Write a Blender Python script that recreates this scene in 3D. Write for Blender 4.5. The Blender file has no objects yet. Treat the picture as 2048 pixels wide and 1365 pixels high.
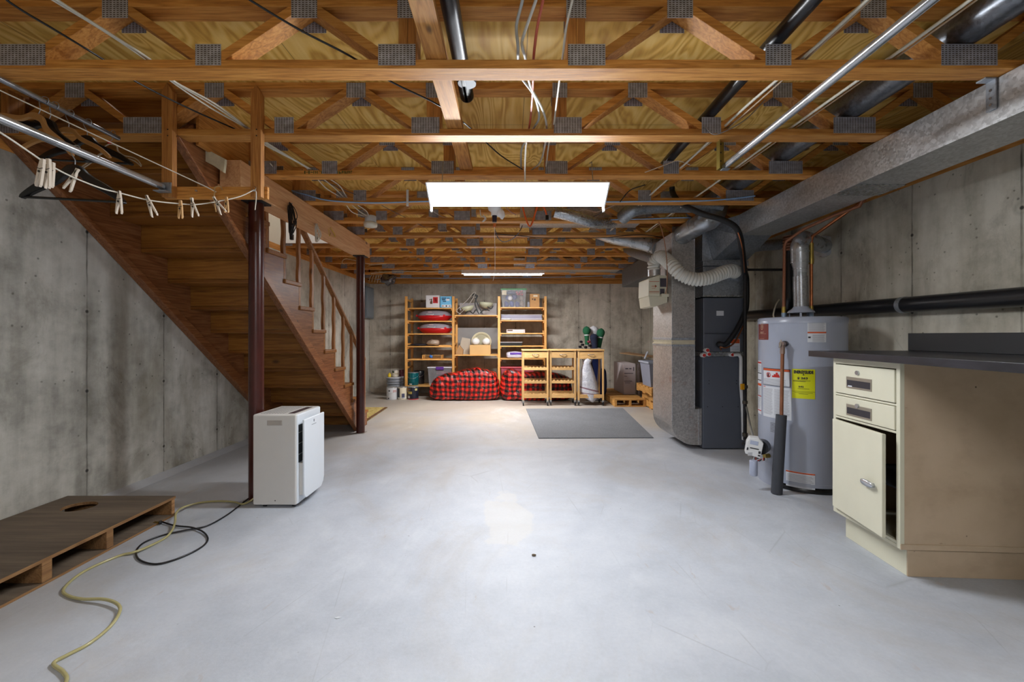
import bpy, bmesh, math, random
from mathutils import Vector, Matrix, Euler, noise
random.seed(7)
scene = bpy.context.scene
COL = scene.collection
# ------------------------------------------------------------------ camera
FPX = 850.0; CX = 1022.0; HY = 672.0; HC = 1.18
cam_d = bpy.data.cameras.new('camera')
cam_d.sensor_width = 36.0
cam_d.lens = FPX / 2048 * 36.0
cam_d.shift_x = (1024 - CX) / 2048
cam_d.shift_y = (HY - 682.5) / 2048
cam_d.clip_start = 0.02
cam = bpy.data.objects.new('camera', cam_d); COL.objects.link(cam)
cam.location = (0, 0, HC); cam.rotation_euler = (math.pi / 2, 0, 0)
scene.camera = cam
# ------------------------------------------------------------------ look
scene.view_settings.view_transform = 'Standard'
scene.view_settings.look = 'None'
scene.view_settings.gamma = 1
scene.view_settings.exposure = 0.13
scene.cycles.use_denoising = True
scene.cycles.max_bounces = 8
scene.cycles.diffuse_bounces = 5
scene.cycles.sample_clamp_indirect = 6
w = bpy.data.worlds.new('world'); scene.world = w; w.use_nodes = True
w.node_tree.nodes['Background'].inputs[0].default_value = (0.8, 0.85, 1, 1)
w.node_tree.nodes['Background'].inputs[1].default_value = 0.0

def area(name, loc, direction, sx, sy, power, color=(1, 1, 1), spread=math.pi):
    l = bpy.data.lights.new(name, 'AREA'); l.shape = 'RECTANGLE'; l.size = sx; l.size_y = sy
    l.energy = power; l.color = color; l.spread = spread
    o = bpy.data.objects.new(name, l); COL.objects.link(o)
    o.location = loc
    o.rotation_euler = Vector(direction).to_track_quat('-Z', 'Y').to_euler()
    return o
WHITE = (1.0, 0.97, 0.93)
COOL = (0.93, 0.97, 1.0)
# tube light of the three shop fixtures (the third hangs behind the camera) and the lamp upstairs over the stairwell
area('tube_glow_main', (0.045, 2.916, 2.138), (0, -0.588, -0.809), 1.16, 0.10, 42, COOL)
area('tube_glow_far', (-0.12, 6.415, 2.086), (0, 0.12, -0.99), 1.16, 0.03, 82, WHITE)
area('tube_glow_near', (0.1, -1.148, 2.235), (0, 0.139, -0.99), 1.16, 0.15, 42, COOL)
area('stairwell_glow', (-2.4, 4.0, 4.35), (0, 0.2, -1), 0.4, 0.4, 22, WHITE)

def at(x, y, D):
    "photo pixel + depth along the view axis -> world point"
    return Vector(((x - CX) * D / FPX, D, HC - (y - HY) * D / FPX))
def fl(x, y, z=0.0):
    "photo pixel -> point on the floor (or height z)"
    return at(x, y, FPX * (HC - z) / (y - HY))

# ------------------------------------------------------------------ materials
def srgb(h):
    if isinstance(h, str):
        h = h.lstrip('#'); v = [int(h[i:i + 2], 16) / 255 for i in (0, 2, 4)]
    else: v = list(h)
    return tuple((c / 12.92 if c <= 0.04045 else ((c + 0.055) / 1.055) ** 2.4) for c in v) + (1.0,)

class NT:
    def __init__(s, name):
        s.m = bpy.data.materials.new(name); s.m.use_nodes = True
        s.t = s.m.node_tree; s.n = s.t.nodes; s.l = s.t.links
        s.b = s.n['Principled BSDF']
    def new(s, typ, **kw):
        nd = s.n.new(typ)
        for k, v in kw.items(): setattr(nd, k, v)
        return nd
    def set(s, nd, k, v):
        if isinstance(v, bpy.types.NodeSocket): s.l.new(v, nd.inputs[k])
        else: nd.inputs[k].default_value = v
    def coords(s, kind='Object', scale=(1, 1, 1), rnd=0.0):
        tc = s.new('ShaderNodeTexCoord'); out = tc.outputs[kind]
        if rnd:
            oi = s.new('ShaderNodeObjectInfo'); a = s.new('ShaderNodeVectorMath', operation='ADD')
            mu = s.math('MULTIPLY', oi.outputs['Random'], rnd)
            s.l.new(out, a.inputs[0]); s.l.new(mu, a.inputs[1]); out = a.outputs[0]
        mp = s.new('ShaderNodeMapping'); s.l.new(out, mp.inputs[0]); mp.inputs['Scale'].default_value = scale
        return mp.outputs[0]
    def math(s, op, a, b=None, c=None, clamp=False):
        nd = s.new('ShaderNodeMath', operation=op); nd.use_clamp = clamp
        s.set(nd, 0, a)
        if b is not None: s.set(nd, 1, b)
        if c is not None: s.set(nd, 2, c)
        return nd.outputs[0]
    def noise(s, vec, scale, detail=4, rough=0.55, dist=0.0):
        nd = s.new('ShaderNodeTexNoise'); s.l.new(vec, nd.inputs['Vector'])
        nd.inputs['Scale'].default_value = scale; nd.inputs['Detail'].default_value = detail
        nd.inputs['Roughness'].default_value = rough; nd.inputs['Distortion'].default_value = dist
        return nd.outputs['Fac']
    def voro(s, vec, scale, feature='F1', out='Distance'):
        nd = s.new('ShaderNodeTexVoronoi', feature=feature); s.l.new(vec, nd.inputs['Vector'])
        nd.inputs['Scale'].default_value = scale
        return nd.outputs[out]
    def ramp(s, fac, stops):
        nd = s.new('ShaderNodeValToRGB'); cr = nd.color_ramp
        while len(cr.elements) < len(stops): cr.elements.new(0.5)
        for e, (p, c) in zip(cr.elements, stops):
            e.position = p
            e.color = srgb(c) if not isinstance(c, (int, float)) else (c, c, c, 1)
        s.l.new(fac, nd.inputs[0]); return nd.outputs[0]
    def mix(s, fac, a, b, mode='MIX'):
        nd = s.new('ShaderNodeMix', data_type='RGBA', blend_type=mode)
        s.set(nd, 0, fac)
        for i, v in ((6, a), (7, b)):
            if isinstance(v, str): v = srgb(v)
            s.set(nd, i, v)
        return nd.outputs[2]
    def bump(s, h, strength=0.3, dist=0.01):
        nd = s.new('ShaderNodeBump'); s.l.new(h, nd.inputs['Height'])
        nd.inputs['Strength'].default_value = strength; nd.inputs['Distance'].default_value = dist
        s.l.new(nd.outputs[0], s.b.inputs['Normal'])
    def xyz(s, vec):
        nd = s.new('ShaderNodeSeparateXYZ'); s.l.new(vec, nd.inputs[0]); return nd.outputs
    def comb(s, x, y, z):
        nd = s.new('ShaderNodeCombineXYZ'); s.set(nd, 0, x); s.set(nd, 1, y); s.set(nd, 2, z); return nd.outputs[0]
    def done(s, col=None, rough=0.5, metal=0.0, spec=None, alpha=None, trans=None, coat=None):
        if col is not None:
            if isinstance(col, str): col = srgb(col)
            s.set(s.b, 'Base Color', col)
        s.set(s.b, 'Roughness', rough); s.set(s.b, 'Metallic', metal)
        if spec is not None: s.set(s.b, 'Specular IOR Level', spec)
        if alpha is not None: s.set(s.b, 'Alpha', alpha)
        if trans is not None: s.set(s.b, 'Transmission Weight', trans)
        if coat is not None: s.set(s.b, 'Coat Weight', coat)
        return s.m

MATS = {}
def plain(col, rough=0.5, metal=0.0, var=0.10, nscale=8, bump=0.0, **kw):
    key = (col, rough, metal, var, nscale, bump, tuple(kw.items()))
    if key in MATS: return MATS[key]
    t = NT('painted_' + col.strip('#'))
    v = t.coords('Object', rnd=11)
    n = t.noise(v, nscale, 5)
    lo = t.ramp(n, [(0.25, 1 - var), (0.75, 1 + var * 0.3)])
    c = t.mix(1.0, col, lo, 'MULTIPLY')
    if bump: t.bump(t.noise(v, nscale * 12, 3), bump, 0.004)
    MATS[key] = t.done(c, rough, metal, **kw)
    return MATS[key]

def wood(name, dark, mid, light, axis='X', scale=1.0, rough=0.6, knots=True, seed=9.0, contrast=1.0, coat=None):
    t = NT(name)
    st = {'X': (1.1, 17, 17), 'Y': (17, 1.1, 17), 'Z': (17, 17, 1.1)}[axis]
    st = tuple(a * scale for a in st)
    v = t.coords('Object', st, rnd=seed)
    base = t.noise(v, 1.0, 3, 0.5, 0.6)
    rings = t.math('SINE', t.math('MULTIPLY', base, 42 * contrast))
    rings = t.math('MULTIPLY_ADD', rings, 0.5, 0.5)
    fine = t.noise(v, 7.0, 5, 0.65)
    f = t.math('ADD', t.math('MULTIPLY', rings, 0.20), t.math('MULTIPLY', fine, 0.80))
    c = t.ramp(f, [(0.22, dark), (0.5, mid), (0.78, light)])
    if knots:
        kv = t.coords('Object', tuple((1.0 if a < 5 else 2.2) * scale * 1.6 for a in st), rnd=seed)
        k = t.voro(kv, 1.3)
        km = t.ramp(k, [(0.035, 1.0), (0.075, 0.0)])
        c = t.mix(t.math('MULTIPLY', km, 0.75), c, srgb('#3a2110'))
    oi = t.new('ShaderNodeObjectInfo')
    g = t.math('MULTIPLY_ADD', oi.outputs['Random'], 0.34, 0.82)
    big = t.noise(t.coords('Object', rnd=seed), 1.5, 3)
    g = t.math('MULTIPLY', g, t.math('MULTIPLY_ADD', big, 0.5, 0.76))
    c = t.mix(1.0, c, t.comb(g, g, g), 'MULTIPLY')
    t.bump(fine, 0.12, 0.004)
    return t.done(c, rough, coat=coat)

W_TRUSS = wood('pine_lumber', '#8f5822', '#bd8038', '#d39c52', 'X')
W_TRUSSY = wood('pine_lumber_y', '#8c5924', '#b97f3c', '#cf9a54', 'Y')
W_TRUSSZ = wood('pine_lumber_z', '#8a5726', '#b07436', '#c8924c', 'Z')
W_BEAM = wood('fir_beam', '#c48a58', '#dca774', '#e8b988', 'Y', 0.8, 0.6)
W_STAIR = wood('stained_pine', '#623914', '#85521d', '#9a672a', 'X', 0.9, 0.42)
W_STAIRR = wood('stained_riser_pine', '#6f421a', '#946025', '#a97533', 'X', 0.6, 0.42, True, 5.0, 1.2)
W_STRING = wood('stained_stringer', '#5f3519', '#85522e', '#a06f48', 'Y', 0.9, 0.36)
W_BAL = wood('stained_baluster', '#6d4526', '#946439', '#aa7c50', 'Z', 1.0, 0.4)
W_SHELF = wood('yellow_pine_shelf', '#c08a45', '#dba45c', '#e9bb77', 'X', 0.9, 0.5, False)
W_SHELFZ = wood('yellow_pine_post', '#bf863f', '#d99f55', '#e6b46d', 'Z', 0.9, 0.5, True)
W_CART = wood('cart_pine', '#b48c55', '#cba26a', '#d9b580', 'X', 1.0, 0.5, False)
W_CARTZ = wood('cart_pine_z', '#b48c55', '#cba26a', '#d9b580', 'Z', 1.0, 0.5, False)
W_PALLET = wood('pallet_pine', '#94662c', '#bd8a48', '#cfa262', 'X', 1.0, 0.7, False)
W_PALY = wood('pallet_pine_y', '#94662c', '#bd8a48', '#cfa262', 'Y', 1.0, 0.7, False)
W_OLDPLY = wood('weathered_plywood', '#4b4036', '#665849', '#7a6b5a', 'X', 0.35, 0.75, False, 3.0, 0.25)
W_OLDEDGE = wood('weathered_plywood_edge', '#6b4a2c', '#8f6840', '#a37c52', 'Y', 1.0, 0.75, False)

def plywood():
    t = NT('plywood_subfloor')
    v = t.coords('Object', (2.6, 0.9, 1))
    n = t.noise(v, 0.85, 2, 0.45, 1.3)
    r = t.math('SINE', t.math('MULTIPLY', n, 95)); r = t.math('MULTIPLY_ADD', r, 0.5, 0.5)
    fine = t.noise(t.coords('Object', (34, 2.5, 1)), 1.0, 5, 0.6)
    f = t.math('ADD', t.math('MULTIPLY', r, 0.36), t.math('MULTIPLY', fine, 0.64))
    c = t.ramp(f, [(0.24, '#c08f38'), (0.48, '#e2b658'), (0.76, '#efcb7a')])
    k = t.voro(t.coords('Object', (2.2, 1.5, 1)), 1.1)
    c = t.mix(t.ramp(k, [(0.03, 0.85), (0.06, 0.0)]), c, '#3c2410')
    x, y, z = t.xyz(t.coords('Object'))
    sx = t.math('ABSOLUTE', t.math('SUBTRACT', t.math('FRACT', t.math('MULTIPLY_ADD', x, 1 / 1.22, 0.434)), 0.5))
    sy = t.math('ABSOLUTE', t.math('SUBTRACT', t.math('FRACT', t.math('MULTIPLY_ADD', y, 1 / 2.44, 0.3)), 0.5))
    seam = t.math('MAXIMUM', t.math('LESS_THAN', sx, 0.0022), t.math('LESS_THAN', sy, 0.001))
    c = t.mix(t.math('MULTIPLY', seam, 0.6), c, '#5a3c18')
    blot = t.noise(t.coords('Object'), 1.3, 4)
    c = t.mix(1.0, c, t.ramp(blot, [(0.3, 0.8), (0.65, 1.05)]), 'MULTIPLY')
    t.bump(fine, 0.1, 0.003)
    return t.done(c, 0.6)
M_PLY = plywood()

def concrete_wall(name, axis, off, base=('#86847d', '#b3b1a9', '#cac8c1'), ties=True):
    t = NT(name)
    v = t.coords('Object')
    x, y, z = t.xyz(v); a = y if axis == 'Y' else x
    n1 = t.noise(v, 1.1, 6, 0.62, 0.4); n2 = t.noise(v, 9, 6, 0.7)
    stv = t.coords('Object', (6, 6, 0.7)); streak = t.noise(stv, 1.0, 5, 0.6)
    f = t.math('ADD', t.math('MULTIPLY', n1, 0.5), t.math('ADD', t.math('MULTIPLY', n2, 0.2), t.math('MULTIPLY', streak, 0.3)))
    c = t.ramp(f, [(0.40, base[0]), (0.5, base[1]), (0.58, base[2])])
    grime = t.noise(t.coords('Object', (1.0, 1.0, 0.6)), 2.1, 8, 0.72, 0.8)
    c = t.mix(t.math('MULTIPLY', t.ramp(grime, [(0.54, 0.0), (0.64, 1.0)]), 0.40), c, '#6e695c')
    wht = t.noise(t.coords('Object', (1.3, 1.3, 0.8)), 1.4, 5, 0.6)
    c = t.mix(t.math('MULTIPLY', t.ramp(wht, [(0.55, 0.0), (0.68, 1.0)]), 0.35), c, '#d0cec8')
    # brown weathered streaks near some form joints
    sv = t.coords('Object', (1.6, 1.6, 0.28)); st = t.noise(sv, 1.3, 4, 0.6, 0.5)
    c = t.mix(t.math('MULTIPLY', t.ramp(st, [(0.55, 0.0), (0.70, 1.0)]), 0.5), c, '#7d7460')
    # pits
    pit = t.voro(v, 16); pm = t.noise(v, 2.2, 3)
    pitm = t.math('MULTIPLY', t.ramp(pit, [(0.07, 1.0), (0.13, 0.0)]), t.ramp(pm, [(0.46, 0.0), (0.54, 1.0)]))
    c = t.mix(t.math('MULTIPLY', pitm, 0.6), c, '#45423b')
    # scuffs
    cr = t.voro(t.coords('Object', (1.5, 1.5, 1.0)), 1.7, 'DISTANCE_TO_EDGE')
    cm = t.math('MULTIPLY', t.ramp(cr, [(0.004, 1.0), (0.014, 0.0)]), t.ramp(t.noise(v, 1.7, 3), [(0.56, 0.0), (0.66, 0.22)]))
    c = t.mix(cm, c, '#4c4a44')
    # form joints every 0.65 m
    wob = t.math('MULTIPLY', t.math('SUBTRACT', t.noise(t.coords('Object', (1, 1, 3)), 2.0, 4), 0.5), 0.012)
    u = t.math('MULTIPLY_ADD', t.math('ADD', a, wob), 1 / 0.65, off)
    fr = t.math('ABSOLUTE', t.math('SUBTRACT', t.math('FRACT', u), 0.5))
    line = t.ramp(fr, [(0.004, 1.0), (0.011, 0.0)])
    soft = t.ramp(fr, [(0.0, 0.55), (0.14, 0.0)])
    sm = t.math('MULTIPLY', soft, t.ramp(t.noise(t.coords('Object', (1.2, 1.2, 1)), 2.3, 3), [(0.4, 0.0), (0.65, 1.0)]))
    c = t.mix(t.math('MULTIPLY', sm, 0.8), c, '#6f6a60')
    c = t.mix(t.math('MULTIPLY', line, t.ramp(t.noise(v, 5, 3), [(0.35, 0.15), (0.62, 0.75)])), c, '#46423b')
    if ties:
        fz = t.math('ABSOLUTE', t.math('SUBTRACT', t.math('FRACT', t.math('MULTIPLY_ADD', z, 1 / 0.55, 0.05)), 0.5))
        d2 = t.math('SQRT', t.math('ADD', t.math('POWER', t.math('MULTIPLY', fr, 0.65), 2), t.math('POWER', t.math('MULTIPLY', fz, 0.55), 2)))
        rim = t.ramp(d2, [(0.012, 0.0), (0.03, 0.5), (0.05, 0.0)])
        c = t.mix(t.math('MULTIPLY', rim, n2), c, '#5b574e')
        c = t.mix(t.ramp(d2, [(0.008, 0.9), (0.014, 0.0)]), c, '#1d1b18')
    h = t.math('ADD', t.math('MULTIPLY', n2, 0.4), t.math('MULTIPLY', line, 0.6))
    h = t.math('SUBTRACT', h, pitm)
    t.bump(h, 0.4, 0.008)
    return t.done(c, 0.85)
M_WL = concrete_wall('concrete_left', 'Y', 0.5 - (2.936 / 0.65) % 1)
M_WR = concrete_wall('concrete_right', 'Y', 0.5 - (3.03 / 0.65) % 1, ('#858174', '#b1ad9f', '#c8c4b7'))
M_WB = concrete_wall('concrete_back', 'X', 0.5 - (0.10 / 0.65) % 1, ('#878075', '#b1aa9e', '#c6bfb3'), True)

def floor_mat():
    t = NT('concrete_floor')
    v = t.coords('Object')
    n1 = t.noise(v, 0.55, 5, 0.55, 0.6); n2 = t.noise(v, 4.5, 6, 0.7); n3 = t.noise(v, 60, 3, 0.7)
    f = t.math('ADD', t.math('MULTIPLY', n1, 0.62), t.math('ADD', t.math('MULTIPLY', n2, 0.25), t.math('MULTIPLY', n3, 0.13)))
    c = t.ramp(f, [(0.36, '#a6acb6'), (0.5, '#babfc9'), (0.62, '#c9cdd5')])
    x, y, z = t.xyz(v)
    # warmer bare concrete towards the far end of the slab
    wm = t.math('ADD', t.math('MULTIPLY_ADD', y, 0.42, -1.75), t.math('MULTIPLY', t.math('SUBTRACT', n1, 0.5), 3.0), clamp=True)
    c = t.mix(t.math('MULTIPLY', wm, 0.75), c, t.ramp(f, [(0.36, '#97897a'), (0.62, '#b5a996')]))
    mot = t.noise(t.coords('Object', (1.0, 0.7, 1)), 1.25, 7, 0.68, 0.9)
    c = t.mix(t.math('MULTIPLY', t.ramp(mot, [(0.5, 0.0), (0.66, 1.0)]), 0.30), c, '#a79d90')
    c = t.mix(t.math('MULTIPLY', t.ramp(mot, [(0.30, 1.0), (0.44, 0.0)]), 0.35), c, '#d3d8df')
    # orange rust rub marks
    r1 = t.noise(t.coords('Object', (2.6, 1.0, 1)), 3.1, 5, 0.65, 1.0)
    c = t.mix(t.math('MULTIPLY', t.ramp(r1, [(0.66, 0.0), (0.74, 1.0)]), 0.35), c, '#a98a6c')
    # light worn patch with a crisp edge, centre of the slab
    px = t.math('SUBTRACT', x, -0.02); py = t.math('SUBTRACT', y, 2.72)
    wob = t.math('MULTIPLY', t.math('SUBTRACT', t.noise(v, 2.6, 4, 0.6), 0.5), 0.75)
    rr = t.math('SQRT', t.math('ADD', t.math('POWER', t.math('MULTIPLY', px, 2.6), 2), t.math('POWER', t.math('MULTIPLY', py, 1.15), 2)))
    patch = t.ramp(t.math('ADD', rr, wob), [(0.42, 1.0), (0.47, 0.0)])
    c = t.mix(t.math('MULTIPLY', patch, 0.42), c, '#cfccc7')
    # specks
    sp = t.voro(v, 9.0); c = t.mix(t.math('MULTIPLY', t.ramp(sp, [(0.025, 1.0), (0.04, 0.0)]), t.ramp(n2, [(0.5, 0), (0.56, 0.7)])), c, '#4a463f')
    # fine scratches
    sc = t.voro(t.coords('Object', (1.4, 0.5, 1)), 2.1, 'DISTANCE_TO_EDGE')
    c = t.mix(t.math('MULTIPLY', t.ramp(sc, [(0.0015, 1.0), (0.005, 0.0)]), t.ramp(t.noise(v, 1.9, 2), [(0.52, 0.0), (0.62, 0.35)])), c, '#85868a')
    # darker margin under and beside the stairs
    ed = t.math('MULTIPLY_ADD', x, -1.6, -2.6)
    ed = t.math('ADD', ed, t.math('MULTIPLY', t.math('SUBTRACT', n1, 0.5), 2.2), clamp=True)
    c = t.mix(t.math('MULTIPLY', ed, 0.4), c, '#8d877e')
    t.bump(t.math('ADD', n3, n2), 0.22, 0.003)
    return t.done(c, t.math('MULTIPLY_ADD', n2, 0.25, 0.42))
M_FLOOR = floor_mat()

def galv(name, tint='#a9adb2', rough=0.36, rust=0.0, scale=75):
    t = NT(name)
    v = t.coords('Object', rnd=3)
    c1 = t.voro(v, scale, 'F1', 'Color'); g = t.new('ShaderNodeRGBToBW'); t.l.new(c1, g.inputs[0])
    n = t.noise(v, 3.2, 5, 0.6)
    f = t.math('ADD', t.math('MULTIPLY', g.outputs[0], 0.42), t.math('MULTIPLY', n, 0.40))
    lo = t.ramp(f, [(0.22, 0.68), (0.60, 1.06)])
    c = t.mix(1.0, tint, lo, 'MULTIPLY')
    if rust:
        rn = t.noise(v, 5, 5, 0.7)
        c = t.mix(t.math('MULTIPLY', t.ramp(rn, [(0.58, 0.0), (0.7, 1.0)]), rust), c, '#96624a')
    r = t.math('MULTIPLY_ADD', f, 0.25, rough - 0.08)
    t.bump(n, 0.08, 0.01)
    return t.done(c, r, 0.78)
M_GALV = galv('galvanized_steel', '#d2d4d6')
M_GALVD = galv('galvanized_steel_dull', '#b2b9c2', 0.40)
M_GALVR = galv('galvanized_steel_stained', '#bcb9b6', 0.45, 0.35)
M_FOILW = galv('foil_wrap', '#b9bcc0', 0.25, 0.0, 60)
M_CHROME = galv('chrome_rod', '#c3c7cc', 0.2, 0.0, 10)

def plate_mat():
    t = NT('truss_plate_steel')
    x, y, z = t.xyz(t.coords('Object'))
    fx = t.math('FRACT', t.math('MULTIPLY', x, 1 / 0.0150)); fz = t.math('FRACT', t.math('MULTIPLY_ADD', z, 1 / 0.0088, 0.5))
    slot = t.math('MULTIPLY', t.math('LESS_THAN', t.math('ABSOLUTE', t.math('SUBTRACT', fx, 0.5)), 0.30), t.math('LESS_THAN', t.math('ABSOLUTE', t.math('SUBTRACT', fz, 0.5)), 0.20))
    n = t.noise(t.coords('Object'), 30, 3)
    base = t.ramp(n, [(0.3, '#8c8f98'), (0.7, '#b9bdca')])
    c = t.mix(slot, base, '#3a2614')
    return t.done(c, t.math('MULTIPLY_ADD', slot, 0.3, 0.42), t.math('MULTIPLY_ADD', slot, -0.3, 0.3))
M_PLATE = plate_mat()

def plaid():
    t = NT('buffalo_plaid_plastic')
    v = t.coords('Object'); x, y, z = t.xyz(v)
    wob = t.math('MULTIPLY', t.math('SUBTRACT', t.noise(v, 3.5, 3), 0.5), 0.10)
    s = 1 / 0.088
    a = t.math('LESS_THAN', t.math('FRACT', t.math('MULTIPLY', t.math('ADD', t.math('ADD', x, t.math('MULTIPLY', y, 0.8)), wob), s)), 0.5)
    b = t.math('LESS_THAN', t.math('FRACT', t.math('MULTIPLY', t.math('ADD', t.math('SUBTRACT', z, t.math('MULTIPLY', y, 0.6)), wob), s)), 0.5)
    f = t.math('MULTIPLY', t.math('ADD', a, b), 0.5)
    c = t.ramp(f, [(0.2, '#d6261a'), (0.5, '#6e100c'), (0.9, '#12090a')])
    t.bump(t.noise(t.coords('Object'), 9, 4, 0.6, 1.5), 0.9, 0.03)
    return t.done(c, 0.22)
M_PLAID = plaid()

def heater_mat():
    return plain('#8b93a0', 0.28, 0.1, 0.04, 2)
def glassy(name, col, alpha, rough=0.15):
    t = NT(name); v = t.coords('Object'); n = t.noise(v, 4, 3)
    c = t.mix(t.math('MULTIPLY', n, 0.2), col, '#ffffff')
    return t.done(c, rough, 0.0, alpha=alpha)
M_CLEAR = glassy('clear_tote_plastic', '#c8ccd6', 0.25)
M_CLEARH = glassy('clear_hanger_plastic', '#b9a98f', 0.5, 0.08)
def emit(name, col, strength):
    t = NT(name); t.b.inputs['Emission Color'].default_value = srgb(col); t.b.inputs['Emission Strength'].default_value = strength
    return t.done(col, 0.4)
M_TUBE = emit('lit_fluorescent_tube', '#f4f8ff', 45.0)
M_REFL = plain('#f4f5f6', 0.35, 0, 0.02)
M_BLACK = plain('#15161a', 0.3, 0, 0.1)
M_ABS = plain('#17181c', 0.32, 0, 0.15)
M_IRON = plain('#2a2829', 0.55, 0.4, 0.3, 20)
M_COPPER = plain('#b5714a', 0.28, 0.9, 0.3, 25)
M_OLDCOPPER = plain('#8d5c42', 0.5, 0.5, 0.25, 15)
M_BRASS = plain('#a8904a', 0.35, 0.8, 0.2, 20)
M_POST = plain('#451a14', 0.28, 0, 0.35, 9)
M_CREAM = plain('#d6d3be', 0.45, 0, 0.05, 5)
M_WHITE = plain('#d9dbdd', 0.4, 0, 0.04)
M_CABLE = plain('#cfcabb', 0.5, 0, 0.1)
M_FURN = plain('#5d626d', 0.4, 0.2, 0.06, 3)
M_FURND = plain('#3a3d45', 0.45, 0.2, 0.06, 3)
M_CARD = plain('#b78b5a', 0.8, 0, 0.12, 6)
M_ROPE = plain('#d8d2c4', 0.8, 0, 0.2, 60)
M_PIN = plain('#cfc2b2', 0.7, 0, 0.12, 40)
M_PINY = plain('#c59a66', 0.7, 0, 0.12, 40)

# ------------------------------------------------------------------ mesh builder
ORG = {}
class MB:
    def __init__(s): s.v = []; s.f = []; s.sm = []; s.mi = []; s.mats = []; s.cur = 0
    def mat(s, m):
        if m not in s.mats: s.mats.append(m)
        s.cur = s.mats.index(m); return s
    def add(s, vs, fs, smooth=False):
        o = len(s.v); s.v += [Vector(p) for p in vs]
        for f in fs: s.f.append([i + o for i in f]); s.sm.append(smooth); s.mi.append(s.cur)
        return s
    def box(s, x0, x1, y0, y1, z0, z1, M=None):
        vs = [Vector((x, y, z)) for x in (x0, x1) for y in (y0, y1) for z in (z0, z1)]
        if M is not None: vs = [M @ p for p in vs]
        return s.add(vs, [(0, 1, 3, 2), (4, 6, 7, 5), (0, 4, 5, 1), (2, 3, 7, 6), (0, 2, 6, 4), (1, 5, 7, 3)])
    def bar(s, p0, p1, w, d, up=(0, 0, 1)):
        "box beam from p0 to p1, w across, d along up"
        p0 = Vector(p0); p1 = Vector(p1); a = (p1 - p0); L = a.length; a.normalize()
        u = Vector(up); side = a.cross(u).normalized(); u = side.cross(a).normalized()
        M = Matrix.Translation(p0) @ Matrix((a, side, u)).transposed().to_4x4()
        return s.box(0, L, -w / 2, w / 2, -d / 2, d / 2, M)
    def prism(s, poly, lo, hi, axis='X', M=None, caps=True):
        "poly of 2D points in the plane normal to axis"
        n = len(poly)
        def mk(p, h):
            q = {'X': (h, p[0], p[1]), 'Y': (p[0], h, p[1]), 'Z': (p[0], p[1], h)}[axis]
            q = Vector(q); return M @ q if M is not None else q
        vs = [mk(p, lo) for p in poly] + [mk(p, hi) for p in poly]
        fs = [(i, (i + 1) % n, n + (i + 1) % n, n + i) for i in range(n)]
        if caps: fs += [tuple(range(n - 1, -1, -1)), tuple(range(n, 2 * n))]
        return s.add(vs, fs)
    def tube(s, pts, r, seg=10, smooth=True, caps=True, rx=None):
        pts = [Vector(p) for p in pts]; rs = r if isinstance(r, (list, tuple)) else [r] * len(pts)
        tans = []
        for i in range(len(pts)):
            a = pts[min(i + 1, len(pts) - 1)] - pts[max(i - 1, 0)]
            tans.append(a.normalized() if a.length > 1e-9 else Vector((0, 0, 1)))
        t0 = tans[0]; ref = Vector((0, 0, 1)) if abs(t0.z) < 0.9 else Vector((1, 0, 0))
        u = t0.cross(ref).normalized(); vs = []; prev = t0
        for p, t, rr in zip(pts, tans, rs):
            q = prev.rotation_difference(t); u = (q @ u); u = (u - t * u.dot(t)).normalized(); prev = t
            w_ = t.cross(u)
            for k in range(seg):
                a = 2 * math.pi * k / seg
                vs.append(p + u * math.cos(a) * rr + w_ * math.sin(a) * (rx if rx else rr))
        fs = []
        for i in range(len(pts) - 1):
            for k in range(seg):
                fs.append((i * seg + k, i * seg + (k + 1) % seg, (i + 1) * seg + (k + 1) % seg, (i + 1) * seg + k))
        s.add(vs, fs, smooth)
        if caps:
            m = (len(pts) - 1) * seg
            s.add([vs[k] for k in range(seg)], [tuple(range(seg - 1, -1, -1))]); s.add([vs[m + k] for k in range(seg)], [tuple(range(seg))])
        return s
    def cyl(s, p0, p1, r, seg=20, r1=None):
        return s.tube([p0, p1], [r, r if r1 is None else r1], seg)
    def lathe(s, prof, c=(0, 0, 0), seg=28, M=None, smooth=True):
        vs = []; c = Vector(c)
        for (r, z) in prof:
            for k in range(seg):
                a = 2 * math.pi * k / seg; p = Vector((r * math.cos(a), r * math.sin(a), z))
                vs.append(c + (M @ p if M is not None else p))
        fs = [(i * seg + k, i * seg + (k + 1) % seg, (i + 1) * seg + (k + 1) % seg, (i + 1) * seg + k) for i in range(len(prof) - 1) for k in range(seg)]
        s.add(vs, fs, smooth)
        n = len(prof)
        if prof[0][0] > 1e-5: s.add([vs[k] for k in range(seg)], [tuple(range(seg - 1, -1, -1))])
        if prof[-1][0] > 1e-5: s.add([vs[(n - 1) * seg + k] for k in range(seg)], [tuple(range(seg))])
        return s
    def blob(s, c, size, e=0.6, nz=0.06, ns=2.5, seed=0, seg=40, rings=24, zmin=None, M=None):
        c = Vector(c); vs = []
        def pw(a): return math.copysign(abs(a) ** e, a)
        for i in range(rings + 1):
            ph = -math.pi / 2 + math.pi * i / rings
            for k in range(seg):
                th = 2 * math.pi * k / seg
                p = Vector((pw(math.cos(ph)) * pw(math.cos(th)) * size[0], pw(math.cos(ph)) * pw(math.sin(th)) * size[1], pw(math.sin(ph)) * size[2]))
                d = p.normalized() if p.length > 0 else Vector((0, 0, 1))
                p = p + d * noise.fractal(Vector(p) * ns + Vector((seed, seed * 2, 0)), 1.0, 2.0, 3) * nz
                if M is not None: p = M @ p
                p = p + c
                if zmin is not None and p.z < zmin: p.z = zmin + (p.z - zmin) * 0.02
                vs.append(p)
        fs = [(i * seg + k, i * seg + (k + 1) % seg, (i + 1) * seg + (k + 1) % seg, (i + 1) * seg + k) for i in range(rings) for k in range(seg)]
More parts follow.
